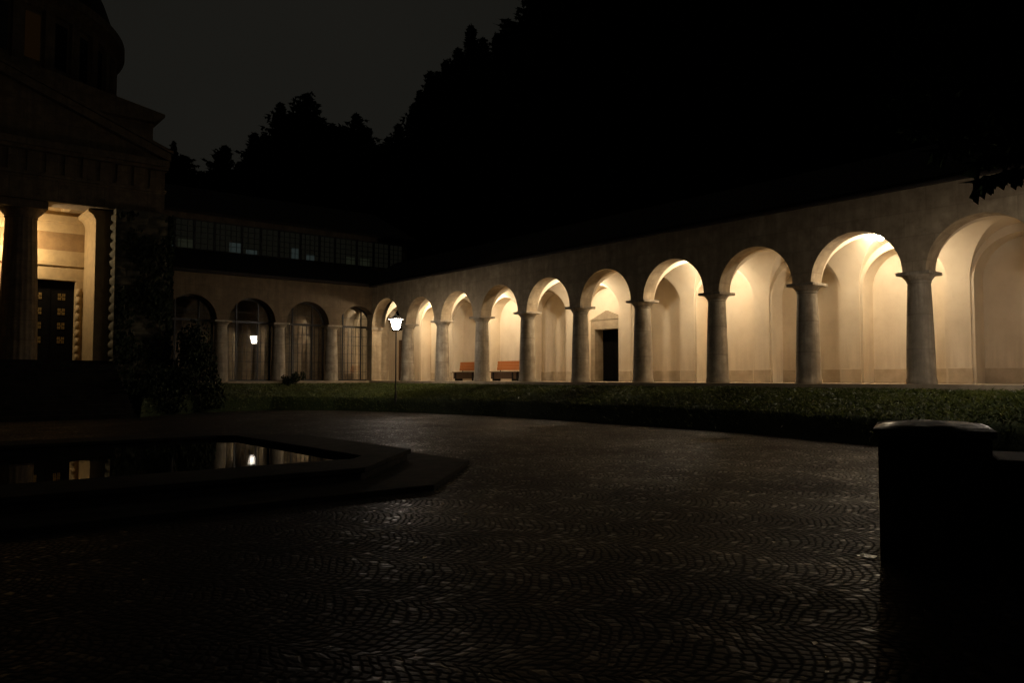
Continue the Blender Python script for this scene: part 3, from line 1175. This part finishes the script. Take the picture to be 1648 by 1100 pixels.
# projecting rusticated piers either side of the porch
for s in (1, -1):
    mb = MB()
    xa, xb = sorted((TX + s * (7.1 - TX), TX + s * (XE - TX)))
    mb.box(xa, xb, 33.35, 36.2, -0.1, ARCH0 + 0.02)
    zz, r = 0.0, 0
    CH = 0.365
    while zz < ARCH0 - CH:
        nbl = 3
        off = 0.4 * (r % 2)
        xk = xa
        while xk < xb - 0.05:
            wk = min(0.8 if xk > xa else 0.8 - off, xb - xk)
            boss(mb, (xk + wk / 2, 33.351, zz + CH / 2), wk - 0.02, 0.10, CH - 0.02, '-y')
            xk += wk
        if s > 0:
            boss(mb, (xa + 0.001, 33.68, zz + CH / 2), 0.64, 0.065 + 0.06 * rng.random(), CH - 0.02 - 0.05 * rng.random(), '-x')
        zz += CH
        r += 1
    mb.build('rusticated_pier', M['rustic'], temple, smooth=True, angle=50)
# entablature
mb = MB()
xl, xr = 2 * TX - XE, XE
mb.box(xl + 0.05, xr - 0.05, FY - 0.25, FY + 0.9, ARCH0 + 0.025, ARCH0 + 0.95)
mb.box(xl, xr, FY - 0.31, FY + 0.9, ARCH0 + 0.95, ARCH0 + 1.08)
mb.box(xl + 0.05, xr - 0.05, FY - 0.23, FY + 0.9, ARCH0 + 1.08, CORN - 0.4)
for k in range(24):
    x = xl + 0.25 + k * (xr - xl - 0.9) / 23
    mb.box(x, x + 0.42, FY - 0.29, FY - 0.23, ARCH0 + 1.081, CORN - 0.43)
mb.box(xl - 0.05, xr + 0.05, FY - 0.40, FY + 0.9, CORN - 0.4, CORN - 0.26)
mb.box(xl - 0.06, xr + 0.06, FY - 0.5, FY + 0.9, CORN - 0.26, CORN)
mb.build('entablature', M['temple'], temple, bevel=0.012)
# pediment
SL = 0.39
HX = xr - TX + 0.06
AP = CORN + SL * HX
mb = MB()
mb.prism_y([(xl, CORN + 0.004), (xr, CORN + 0.004), (TX, CORN + SL * (xr - TX))], FY - 0.2, FY + 0.4)
mb.build('pediment', M['temple'], temple)
mb = MB()
for s in (1, -1):
    x0 = TX + s * (HX + 0.05)
    pts = [(x0, CORN + 0.002), (x0, CORN + 0.30), (TX, AP + 0.32), (TX, AP - 0.02), (TX + s * (HX - 0.15), CORN + 0.045)]
    mb.prism_y(pts, FY - 0.5, FY + 0.5)
    pts = [(x0 + s * 0.08, CORN + 0.302), (x0 + s * 0.08, CORN + 0.42), (TX, AP + 0.45), (TX, AP + 0.33)]
    mb.prism_y(pts, FY - 0.56, 41.0)
mb.build('raking_cornice', M['temple'], temple)
# body, attic and drum
mb = MB()
mb.box(2 * TX - 9.85, 9.85, 36.9, 57.0, 0.0, CORN - 0.5)
AY = 39.0
ax = at(246, 225, Y=AY).x
az0 = at(258, 188, Y=AY).z
mb.box(2 * TX - ax, ax, AY, 55.5, CORN - 0.6, az0 - 0.42)
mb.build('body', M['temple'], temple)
mb = MB()
for s in (1, -1):
    xo = TX + s * (ax + 0.42 - TX)
    pts = [(TX, az0 - 0.42), (TX, az0 + 0.19 * (ax - TX) + 0.1), (xo, az0 + 0.02), (xo, az0 - 0.12), (xo - s * 0.15, az0 - 0.2), (xo - s * 0.35, az0 - 0.33), (xo - s * 0.42, az0 - 0.42)]
    mb.prism_y(pts, AY - 0.42, 55.9)
mb.build('attic', M['temple'], temple)
DC, DR, DZC = (TX, 47.0), 8.55, 17.4 + CAM_Z
mb = MB()
mb.lathe([(8.15, 11.0), (8.15, DZC - 3.9), (8.3, DZC - 3.8), (8.3, DZC - 3.45), (8.0, DZC - 3.4), (8.0, DZC - 0.75), (8.15, DZC - 0.7), (8.2, DZC - 0.4), (DR - 0.1, DZC - 0.15), (DR, DZC - 0.1), (DR, DZC + 0.35), (8.0, DZC + 0.5)], DC[0], DC[1], seg=128)
drum = mb.build('drum', M['temple'], temple, smooth=True, angle=30)
mb = MB()
for k in range(36):
    a = 2 * pi * k / 36
    x, y = DC[0] + 8.06 * cos(a), DC[1] + 8.06 * sin(a)
    mb.box(x - 0.14, x + 0.14, y - 0.24, y + 0.24, DZC - 3.45, DZC - 0.72, rot=a, c=(x, y))
mb.build('pilasters', M['temple'], drum)
def px_of(p):
    d = Vector(p) - Vector((0, 0, CAM_Z))
    return 824 + FPX * d.dot(_R) / d.dot(_F)


KGLOW = min(range(19, 35), key=lambda k: abs(px_of((DC[0] + 8 * cos(2 * pi * (k + .5) / 36), DC[1] + 8 * sin(2 * pi * (k + .5) / 36), 16.5)) - 45))
for k in range(36):
    a = 2 * pi * (k + 0.5) / 36
    if sin(a) > 0.35:
        continue
    x, y = DC[0] + 8.0 * cos(a), DC[1] + 8.0 * sin(a)
    mb = MB()
    mb.box(x - 0.03, x + 0.03, y - 0.34, y + 0.34, DZC - 3.1, DZC - 1.0, rot=a, c=(x, y))
    mb.build('drum_window', M['drumglow'] if k == KGLOW else M['darkglass'], drum)
mb = MB()
mb.lathe([(8.0, DZC + 0.45)] + [(8.0 * cos(q * pi / 20), DZC + 0.5 + 5.5 * sin(q * pi / 20)) for q in range(1, 10)] + [(0.05, DZC + 6.0)], DC[0], DC[1], seg=96)
mb.build('dome', M['roof'], temple, smooth=True, angle=40)

# porch lamps: one hangs hidden behind the column, the others out of view to its side
PL = [(3.98, 35.28)]
PLL = ['round porch lamp hidden behind the fluted temple column']
pl0 = None
for (x, y), lb in zip(PL, PLL):
    loc = Vector((x, y, ARCH0 + 0.34))
    if pl0 is None:
        pl0 = empty('porch_lamp', loc, lb, 'lamp')
        mb = MB()
        mb.lathe([(0.06, 0), (0.06, -0.03), (0.02, -0.05), (0.02, -1.58)], seg=16)
        part(mb, 'stem', M['iron'], pl0, smooth=True)
        mb = MB()
        mb.lathe([(0.04, -1.575)] + [(0.12 * sin(q), -1.68 + 0.12 * cos(q)) for q in [0.4 + k * (pi - 0.45) / 8 for k in range(9)]], seg=16)
        part(mb, 'globe', M['porchlamp'], pl0, smooth=True)
    else:
        copy_tree(pl0, loc, lb)

# ------------------------------------------------------------------ ivy and shrubs
def leaves(mb, pts, size, rng, flat=None):
    for p in pts:
        s = size * rng.uniform(0.6, 1.3)
        if flat:
            nrm = (Vector(flat) + Vector((rng.gauss(0, .4), rng.gauss(0, .4), rng.gauss(0, .4)))).normalized()
        else:
            nrm = Vector((rng.gauss(0, 1), rng.gauss(0, 1), rng.gauss(0, 1))).normalized()
        a = nrm.cross(Vector((0.3, 0.2, 1))).normalized()
        bb = nrm.cross(a)
        p = Vector(p)
        o = len(mb.v)
        mb.v += [tuple(p - bb * s), tuple(p + a * s * .6 - bb * s * .2), tuple(p + a * s * .35 + bb * s * .5), tuple(p + bb * s), tuple(p - a * s * .35 + bb * s * .5), tuple(p - a * s * .6 - bb * s * .2)]
        mb.f.append((o, o + 1, o + 2, o + 3, o + 4, o + 5))


rng = random.Random(5)
pts = []
for k in range(7500):
    x, zz = rng.uniform(7.15, 9.1), rng.uniform(0.1, ARCH0 - 0.1)
    dens = 0.5 + 0.5 * sin(x * 2.3 + 1.0) * sin(zz * 1.1 + x) + 0.25 * sin(zz * 3.1)
    dens += 0.45 * max(0, (3.2 - zz) / 3.2) + 0.15 * (x - 8.2)
    if rng.random() < dens * 0.8 - 0.12:
        pts.append((x, 33.22 - rng.random() * 0.16 * (1 + dens), zz))
for k in range(1500):
    yv, zz = rng.uniform(33.2, 34.2), rng.uniform(0.1, ARCH0)
    pts.append((9.1 + rng.random() * 0.2, yv, zz))
mb = MB()
leaves(mb, pts, 0.085, rng, (0, -1, 0.2))
ivy = mb.build('ivy', M['leaf'])
tag(ivy, 'dark ivy climbing the rough stone pier beside the temple porch', 'ivy')


def shrub(name, c, rx, ry, rz, n, label, seed, size=0.07, stem=True):
    rng = random.Random(seed)
    e = empty(name, c, label, 'shrub')
    lobes = [(rng.gauss(0, .45), rng.gauss(0, .45), rng.uniform(0.15, 0.85), rng.uniform(0.35, 0.6)) for _ in range(9)]
    pts = []
    for k in range(n):
        L = rng.choice(lobes)
        d = Vector((rng.gauss(0, 1), rng.gauss(0, 1), rng.gauss(0, 1))).normalized() * (L[3] * rng.random() ** 0.4)
        z = max(0.02, L[2] + d.z * 0.7)
        pts.append(((L[0] + d.x) * rx, (L[1] + d.y) * ry, z * rz))
    mb = MB()
    leaves(mb, pts, size, rng)
    part(mb, 'foliage', M['leaf'], e)
    mb = MB()
    for L in lobes[:6]:
        mb.tube([(0, 0, -0.2), (L[0] * rx * .4, L[1] * ry * .4, L[2] * rz * .5), (L[0] * rx, L[1] * ry, L[2] * rz)], 0.03, 0.008, 6)
    part(mb, 'stem', M['bark'], e, smooth=True)
    return e


shrub('shrub', (10.1, 32.7, 0.15), 1.25, 0.9, 3.1, 5200, 'tall dark shrub beside the ivy pier, hiding the foot of a glazed arch', 21)
shrub('shrub', (8.7, 31.6, 0.1), 0.9, 0.7, 1.6, 2600, 'low dark shrub at the side of the temple steps', 22)
pz = at(470, 606, Y=34.6)
shrub('shrub', (pz.x, 34.6, 0.95), 0.45, 0.4, 0.75, 900, 'small dark shrub at the foot of a wing column', 23, 0.05)

# ------------------------------------------------------------------ street lantern
LX, LY = 16.8, 28.07
LZ = at(637, 521, Y=LY).z
lan = empty('street_lamp', (LX, LY, 0), 'glowing white lantern on a slim black post near the corner of the courtyard', 'street lamp', 'lanterns round the courtyard')
mb = MB()
mb.lathe([(0.10, 0), (0.10, 0.08), (0.06, 0.14), (0.052, 0.7), (0.045, 0.78), (0.036, 0.85), (0.030, 1.2), (0.024, LZ - 0.30), (0.05, LZ - 0.27), (0.10, LZ - 0.245)], seg=24)
part(mb, 'post', M['iron'], lan, smooth=True)
mb = MB()
mb.lathe([(0.10, LZ - 0.243), (0.135, LZ - 0.20), (0.185, LZ), (0.215, LZ + 0.16), (0.20, LZ + 0.18)], seg=28)
part(mb, 'lantern_glass', M['lantern'], lan, smooth=True)
mb = MB()
mb.lathe([(0.215, LZ + 0.165), (0.34, LZ + 0.175), (0.34, LZ + 0.195), (0.22, LZ + 0.24), (0.12, LZ + 0.31), (0.04, LZ + 0.34), (0.03, LZ + 0.42)], seg=28)
part(mb, 'cap', M['enamel'], lan, smooth=True)
copy_tree(lan, (17.2, 4.5, 0.0), 'glowing white lantern on a slim black post beside the drooping spruce')

# ------------------------------------------------------------------ the basin
RIMZ, WATZ = 0.25, 0.175
PXR, PXL = 6.95, 2 * TX - 6.95
basin = empty('basin', ((PXR + PXL) / 2, 12.6, 0), 'low dark stone water basin with chamfered corners and a step', 'basin')


def octo(x0, x1, y0, y1, c):
    return [(x0 + c, y0), (x1 - c, y0), (x1, y0 + c), (x1, y1 - c), (x1 - c, y1), (x0 + c, y1), (x0, y1 - c), (x0, y0 + c)]


def ring(mb, outer, inner, z0, z1):
    n = len(outer)
    vs = [(x, y, z1) for x, y in outer] + [(x, y, z1) for x, y in inner] + [(x, y, z0) for x, y in outer] + [(x, y, z0) for x, y in inner]
    fs = []
    for i in range(n):
        j = (i + 1) % n
        fs += [(i, j, n + j, n + i), (i, 2 * n + i, 2 * n + j, j), (n + i, n + j, 3 * n + j, 3 * n + i), (2 * n + i, 3 * n + i, 3 * n + j, 2 * n + j)]
    mb.add(vs, fs)


oc_out = octo(PXL, PXR, 9.2, 17.3, 1.9)
oc_in = octo(PXL + 1.19, PXR - 1.19, 10.33, 16.2, 0.3)
oc_step = octo(PXL - 0.7, PXR + 0.7, 8.3, 18.1, 2.1)
oc_in2 = octo(PXL + 1.15, PXR - 1.15, 10.29, 16.24, 0.29)
mb = MB()
ring(mb, oc_out, oc_in, RIMZ - 0.07, RIMZ)
mb.build('coping', M['granite'], basin, bevel=0.015)
mb = MB()
sm = octo(PXL + 0.06, PXR - 0.06, 9.26, 17.24, 1.87)
ring(mb, sm, oc_in2, -0.3, RIMZ - 0.071)
mb.build('basin_wall', M['granite'], basin)
mb = MB()
ring(mb, oc_step, octo(PXL + 0.1, PXR - 0.1, 9.3, 17.2, 1.85), -0.1, 0.075)
mb.build('step', M['granite'], basin, bevel=0.015)
mb = MB()
mb.add([(x, y, WATZ) for x, y in oc_in2], [tuple(range(8))])
tag(mb.build('water', M['water']), kind='structure')

# ------------------------------------------------------------------ the pier and low wall beside the plaza
bc_ = at(1512, 925, Z=0.0)
rotb = radians(-62)
e = empty('stone_pier', (0, 0, 0), 'square dark stone pier with a wet worn top at the plaza edge', 'pier')
f0 = at(1410, 905, Z=0.0)
f1 = at(1612, 925, Z=0.0)
dirv = (f1 - f0).normalized()
nrm = Vector((-dirv.y, dirv.x, 0))
if nrm.dot(Vector((f0.x, f0.y, 0))) < 0:
    nrm = -nrm
wid = (f1 - f0).length
e.location = f0 + dirv * wid / 2 + nrm * 0.5
rot = atan2(dirv.y, dirv.x)
e.rotation_euler.z = rot
mb = MB()
hw = wid / 2
mb.box(-hw + 0.03, hw - 0.03, -0.47, 0.47, -0.1, 0.985)
part(mb, 'shaft', M['granite'], e, bevel=0.02)
mb = MB()
N = 14
vs, fs = [], []
for i in range(N + 1):
    for j in range(N + 1):
        u, v = i / N * 2 - 1, j / N * 2 - 1
        q = max(abs(u), abs(v))
        zt = 1.058 + 0.035 * max(0, 1 - (u * u + v * v) * 0.8) + 0.004 * sin(9 * u) * cos(7 * v)
        if q > 0.98:
            zt = 1.045
        vs.append((u * hw, v * 0.5, zt))
for i in range(N):
    for j in range(N):
        a = i * (N + 1) + j
        fs.append((a, a + N + 1, a + N + 2, a + 1))
mb.add(vs, fs)
rimi = [i * (N + 1) for i in range(N + 1)] + [N * (N + 1) + j for j in range(1, N + 1)] + [i * (N + 1) + N for i in range(N - 1, -1, -1)] + [j for j in range(N - 1, 0, -1)]
o = len(mb.v)
mb.v += [(mb.v[i][0], mb.v[i][1], 0.986) for i in rimi]
for k in range(len(rimi)):
    k2 = (k + 1) % len(rimi)
    mb.f.append((rimi[k], o + k, o + k2, rimi[k2]))
part(mb, 'capstone', M['wetcap'], e, smooth=True, angle=40)
e2 = empty('low_wall', e.location + dirv * (hw + 1.6), 'low dark stone wall running on from the square pier', 'wall')
e2.rotation_euler.z = rot
mb = MB()
mb.box(-1.6, 1.7, -0.38, 0.38, -0.1, 0.74)
part(mb, 'wall_body', M['granite'], e2, bevel=0.02)
mb = MB()
mb.box(-1.6, 1.7, -0.42, 0.42, 0.741, 0.83)
part(mb, 'coping', M['granite'], e2, bevel=0.02)

# a pale scrap by the pier foot
pp = at(1397, 899, Z=0.0)
mb = MB()
rng = random.Random(2)
N = 5
vs, fs = [], []
for i in range(N + 1):
    for j in range(N + 1):
        dx_, dy_ = (i / N - .5) * 0.09, (j / N - .5) * 0.12
        vs.append((pp.x + dx_ + rng.gauss(0, .004), pp.y + dy_ + rng.gauss(0, .004), 0.018 + 0.055 * (dx_ * 0.9 + dy_ * 0.42) + rng.gauss(0, .0015)))
for i in range(N):
    for j in range(N):
        a = i * (N + 1) + j
        fs.append((a, a + N + 1, a + N + 2, a + 1))
mb.add(vs, fs)
tag(mb.build('paper_scrap', M['paper']), 'small pale crumpled scrap on the setts by the pier foot', 'scrap')


# fallen leaves and grit on the wet setts
rng = random.Random(9)
mb = MB()
for k in range(1500):
    x, y = rng.uniform(-7, 17), rng.uniform(1.5, 29)
    if x > 15.2 or (-5.2 < x < 8.3 and 7.9 < y < 18.5):
        continue
    sz = rng.choice([0.008, 0.012, 0.02, 0.03])
    a = rng.random() * 6.28
    ca_, sa_ = cos(a), sin(a)
    o = len(mb.v)
    for u, v_, w_ in ((-1, 0, 0.1), (0, -.55, .35), (1, 0, .2), (0, .55, rng.random() * .8)):
        mb.v.append((x + sz * (u * ca_ - v_ * sa_), y + sz * (u * sa_ + v_ * ca_), 0.005 + sz * w_ * .6))
    mb.f.append((o, o + 1, o + 2, o + 3))
M['deadleaf'] = mat_simple('dead_leaf', (0.10, 0.075, 0.02), (0.20, 0.15, 0.05), 0.4, 3, 0.0, 0.0, 0.5)
tag(mb.build('leaves', M['deadleaf']), 'small fallen leaves scattered over the wet setts', 'leaves', kind='stuff')


# ------------------------------------------------------------------ trees
def conifer_meshes(seed, H, R, nbr, base=0.05, droop=0.3, power=0.8, fine=1.0):
    rng = random.Random(seed)
    tr = MB()
    tr.tube([(0, 0, -0.5), (0.05, 0, H * .3), (0, 0.05, H * .7), (0, 0, H * .985)], 0.018 * H, 0.01, 8)
    cr = MB()
    ph = [rng.random() * 6.28 for _ in range(6)]
    for wk in range(nbr):
        t = base + (1 - base) * ((wk + rng.random()) / nbr) ** 0.85
        z = H * t
        a = wk * 2.399 + rng.gauss(0, 0.35)
        lump = 1 + 0.26 * sin(2 * a + ph[0] + t * 8) + 0.22 * sin(a + ph[1] - t * 13) + 0.16 * sin(t * 26 + ph[2] + a)
        L = (R * (1 - t) ** power * lump + 0.10) * rng.uniform(0.45, 1.15)
        if rng.random() < 0.05:
            L *= 1.3
        L = min(L, 1.2 * R)
        up = 0.5 * max(0.0, t - 0.45)
        dz = L * (up - droop * rng.uniform(0.4, 1.3) * (1 - 0.5 * t))
        d = Vector((cos(a), sin(a), 0))
        s = Vector((-sin(a), cos(a), 0))
        tw = max(3, int(L / (0.22 * fine)))
        for k in range(tw):
            f = (k + 0.4 + 0.6 * rng.random()) / tw
            p = d * (L * f) + Vector((0, 0, z + dz * f + 0.10 * L * f * f))
            wl = (0.20 * L * (1.08 - f) + 0.13) * rng.uniform(0.5, 1.45) * fine
            for sd in (-1, 1):
                tip = p + s * (sd * wl) + d * (wl * rng.uniform(0.2, 0.9)) + Vector((0, 0, rng.gauss(-0.08 * wl, 0.12)))
                w_ = (0.06 + 0.045 * min(L, 3.5)) * fine
                o = len(cr.v)
                cr.v += [tuple(p - d * w_ + Vector((0, 0, .05))), tuple(p + d * w_), tuple(tip + d * 0.05), tuple(tip - d * w_ * .5 + Vector((0, 0, -.08)))]
                cr.f.append((o, o + 1, o + 2, o + 3))
                mid = p + (tip - p) * rng.uniform(0.3, 0.9)
                o = len(cr.v)
                cr.v += [tuple(p + Vector((0, 0, .08))), tuple(tip), tuple(mid + Vector((rng.gauss(0, .1), rng.gauss(0, .1), (-0.16 - 0.16 * rng.random()) * fine)))]
                cr.f.append((o, o + 1, o + 2))
        tipp = d * (L * 1.04 + .1) + Vector((0, 0, z + dz + 0.12 * L))
        pb = d * (L * .8) + Vector((0, 0, z + dz * .8 + 0.06 * L))
        for q in (s, Vector((0, 0, 1))):
            o = len(cr.v)
            cr.v += [tuple(pb - q * .09), tuple(pb + q * .09), tuple(tipp + d * 0.12)]
            cr.f.append((o, o + 1, o + 2))
    o = len(cr.v)
    cr.v += [(-0.09, 0, H * .95), (0.09, 0, H * .95), (0, 0, H * 1.01), (0, -0.09, H * .95), (0, 0.09, H * .95)]
    cr.f += [(o, o + 1, o + 2), (o + 3, o + 4, o + 2)]
    return tr, cr


protos = []
specs = [(31, 24, 6.8, 640, 0.05, 0.24, 0.82), (32, 24, 6.2, 640, 0.05, 0.3, 0.80), (33, 24, 6.8, 680, 0.06, 0.1, 0.5), (34, 24, 6.4, 640, 0.05, 0.34, 0.6)]
for sp in specs:
    tr, cr = conifer_meshes(*sp)
    to = tr.build('trunk', M['bark'], smooth=True)
    co = cr.build('crown', M['needle'])
    for x in (to, co):
        COL.objects.unlink(x)
    protos.append((to.data, co.data))
    bpy.data.objects.remove(to)
    bpy.data.objects.remove(co)
TG = 'conifers behind the buildings'


def tree(x, y, h, label, k, z0=0.0, wide=1.0, group=TG, rot=None):
    e = empty('conifer', (x, y, z0), label, 'tree', group)
    tm, cm = protos[k % len(protos)]
    s = h / 24.0
    for nm, me in (('trunk', tm), ('crown', cm)):
        o = bpy.data.objects.new(nm, me)
        COL.objects.link(o)
        o.parent = e
    e.scale = (s * wide, s * wide, s)
    e.rotation_euler.z = rot if rot is not None else (x * 1.7 + y * 2.3) % 6.28
    return e


def tree_tip(px, py, dist, label, k, wide=1.0, group=TG):
    d = ray(px, py)
    t = dist / sqrt(d.x ** 2 + d.y ** 2)
    p = Vector((0, 0, CAM_Z)) + d * t
    return tree(p.x, p.y, p.z, label, k, 0.0, wide, group)


NEAR = [
    (280, 228, 72, 'slim conifer rising just beside the temple attic', 1, 0.62),
    (362, 236, 76, 'small pointed conifer above the wing roof, sky on both sides', 3, 0.95),
    (452, 166, 78, 'conifer top forming the lower shoulder of the twin peak over the wing', 1, 0.95),
    (494, 152, 80, 'conifer forming the higher of the twin peaks over the wing', 3, 0.95),
    (574, 184, 80, 'conifer with a blunt top between the twin peak and the tall grove', 0, 1.15),
    (642, 200, 78, 'conifer at the foot of the rising tree line over the corner', 1, 0.95),
    (693, 116, 74, 'conifer part way up the rising tree line', 1, 0.95),
    (758, 42, 70, 'pointed conifer standing out high on the tree line', 1, 0.8),
    (862, -70, 70, 'tall conifer cut by the picture top beside the open sky', 1, 0.8),
]
for px, py, dist, lb, k, wd in NEAR:
    tree_tip(px, py, dist, lb, k, wd)
FILL = 'dark conifer lost in the black grove behind the arcade roof'
LOWF = 'dark conifer filling the lower tree line behind the wing'
for px, py, dist, k in [(425, 222, 84, 3), (535, 200, 84, 1), (612, 236, 84, 3), (325, 278, 82, 2), (666, 168, 78, 1), (718, 98, 74, 1), (800, 55, 72, 1), (725, 160, 66, 0), (665, 250, 68, 1), (600, 280, 72, 3), (520, 262, 76, 2), (455, 262, 76, 0), (473, 186, 82, 2), (512, 190, 84, 0), (552, 206, 82, 2), (590, 206, 84, 1), (625, 222, 80, 0), (676, 146, 84, 1), (705, 116, 82, 1), (738, 78, 80, 1), (778, 62, 78, 1), (818, 32, 76, 1), (292, 252, 84, 2), (385, 262, 84, 0), (410, 215, 86, 1)]:
    tree_tip(px, py, dist, LOWF, k, 1.15 if px < 640 else 0.85, 'conifers of the lower tree line')
rng = random.Random(17)
for px, x_at, py in [(885, 44, -80), (915, 46, -40), (950, 42, -130), (1000, 46, -90), (1040, 40, -150), (1090, 44, -80), (1130, 40, -170), (1180, 44, -100), (1225, 39, -180), (1275, 43, -110), (1320, 39, -190), (1370, 43, -120), (1415, 38, -200), (1465, 42, -130), (1510, 38, -210), (1560, 42, -140), (1605, 38, -220), (1660, 42, -160), (1720, 38, -220),
                     (850, 44, 110), (930, 42, 110), (1010, 41, 100), (1095, 40, 90), (1180, 40, 80), (1265, 39, 70), (1350, 39, 60), (1440, 38, 50), (1530, 38, 40), (1620, 38, 30), (790, 48, 150), (1850, 40, -200)]:
    az_ = YAW + math.atan((px - 824) / FPX)
    tree_tip(px, py, (x_at + 2) / sin(az_), FILL, rng.randrange(4) if px > 960 else 1, 1.2 if px > 960 else 0.85, 'conifers of the black grove')
# the spruce in front of the arcade whose lowest branches hang into the picture
sp_ = empty('spruce', (17.6, 3.1, 0.6), 'spruce before the arcade with dark branches drooping across its upper wall', 'tree')
tr, cr = conifer_meshes(55, 17.0, 3.9, 1000, 0.30, 0.27, 0.45, 0.40)
part(tr, 'trunk', M['bark'], sp_, smooth=True)
part(cr, 'crown', M['needle'], sp_)
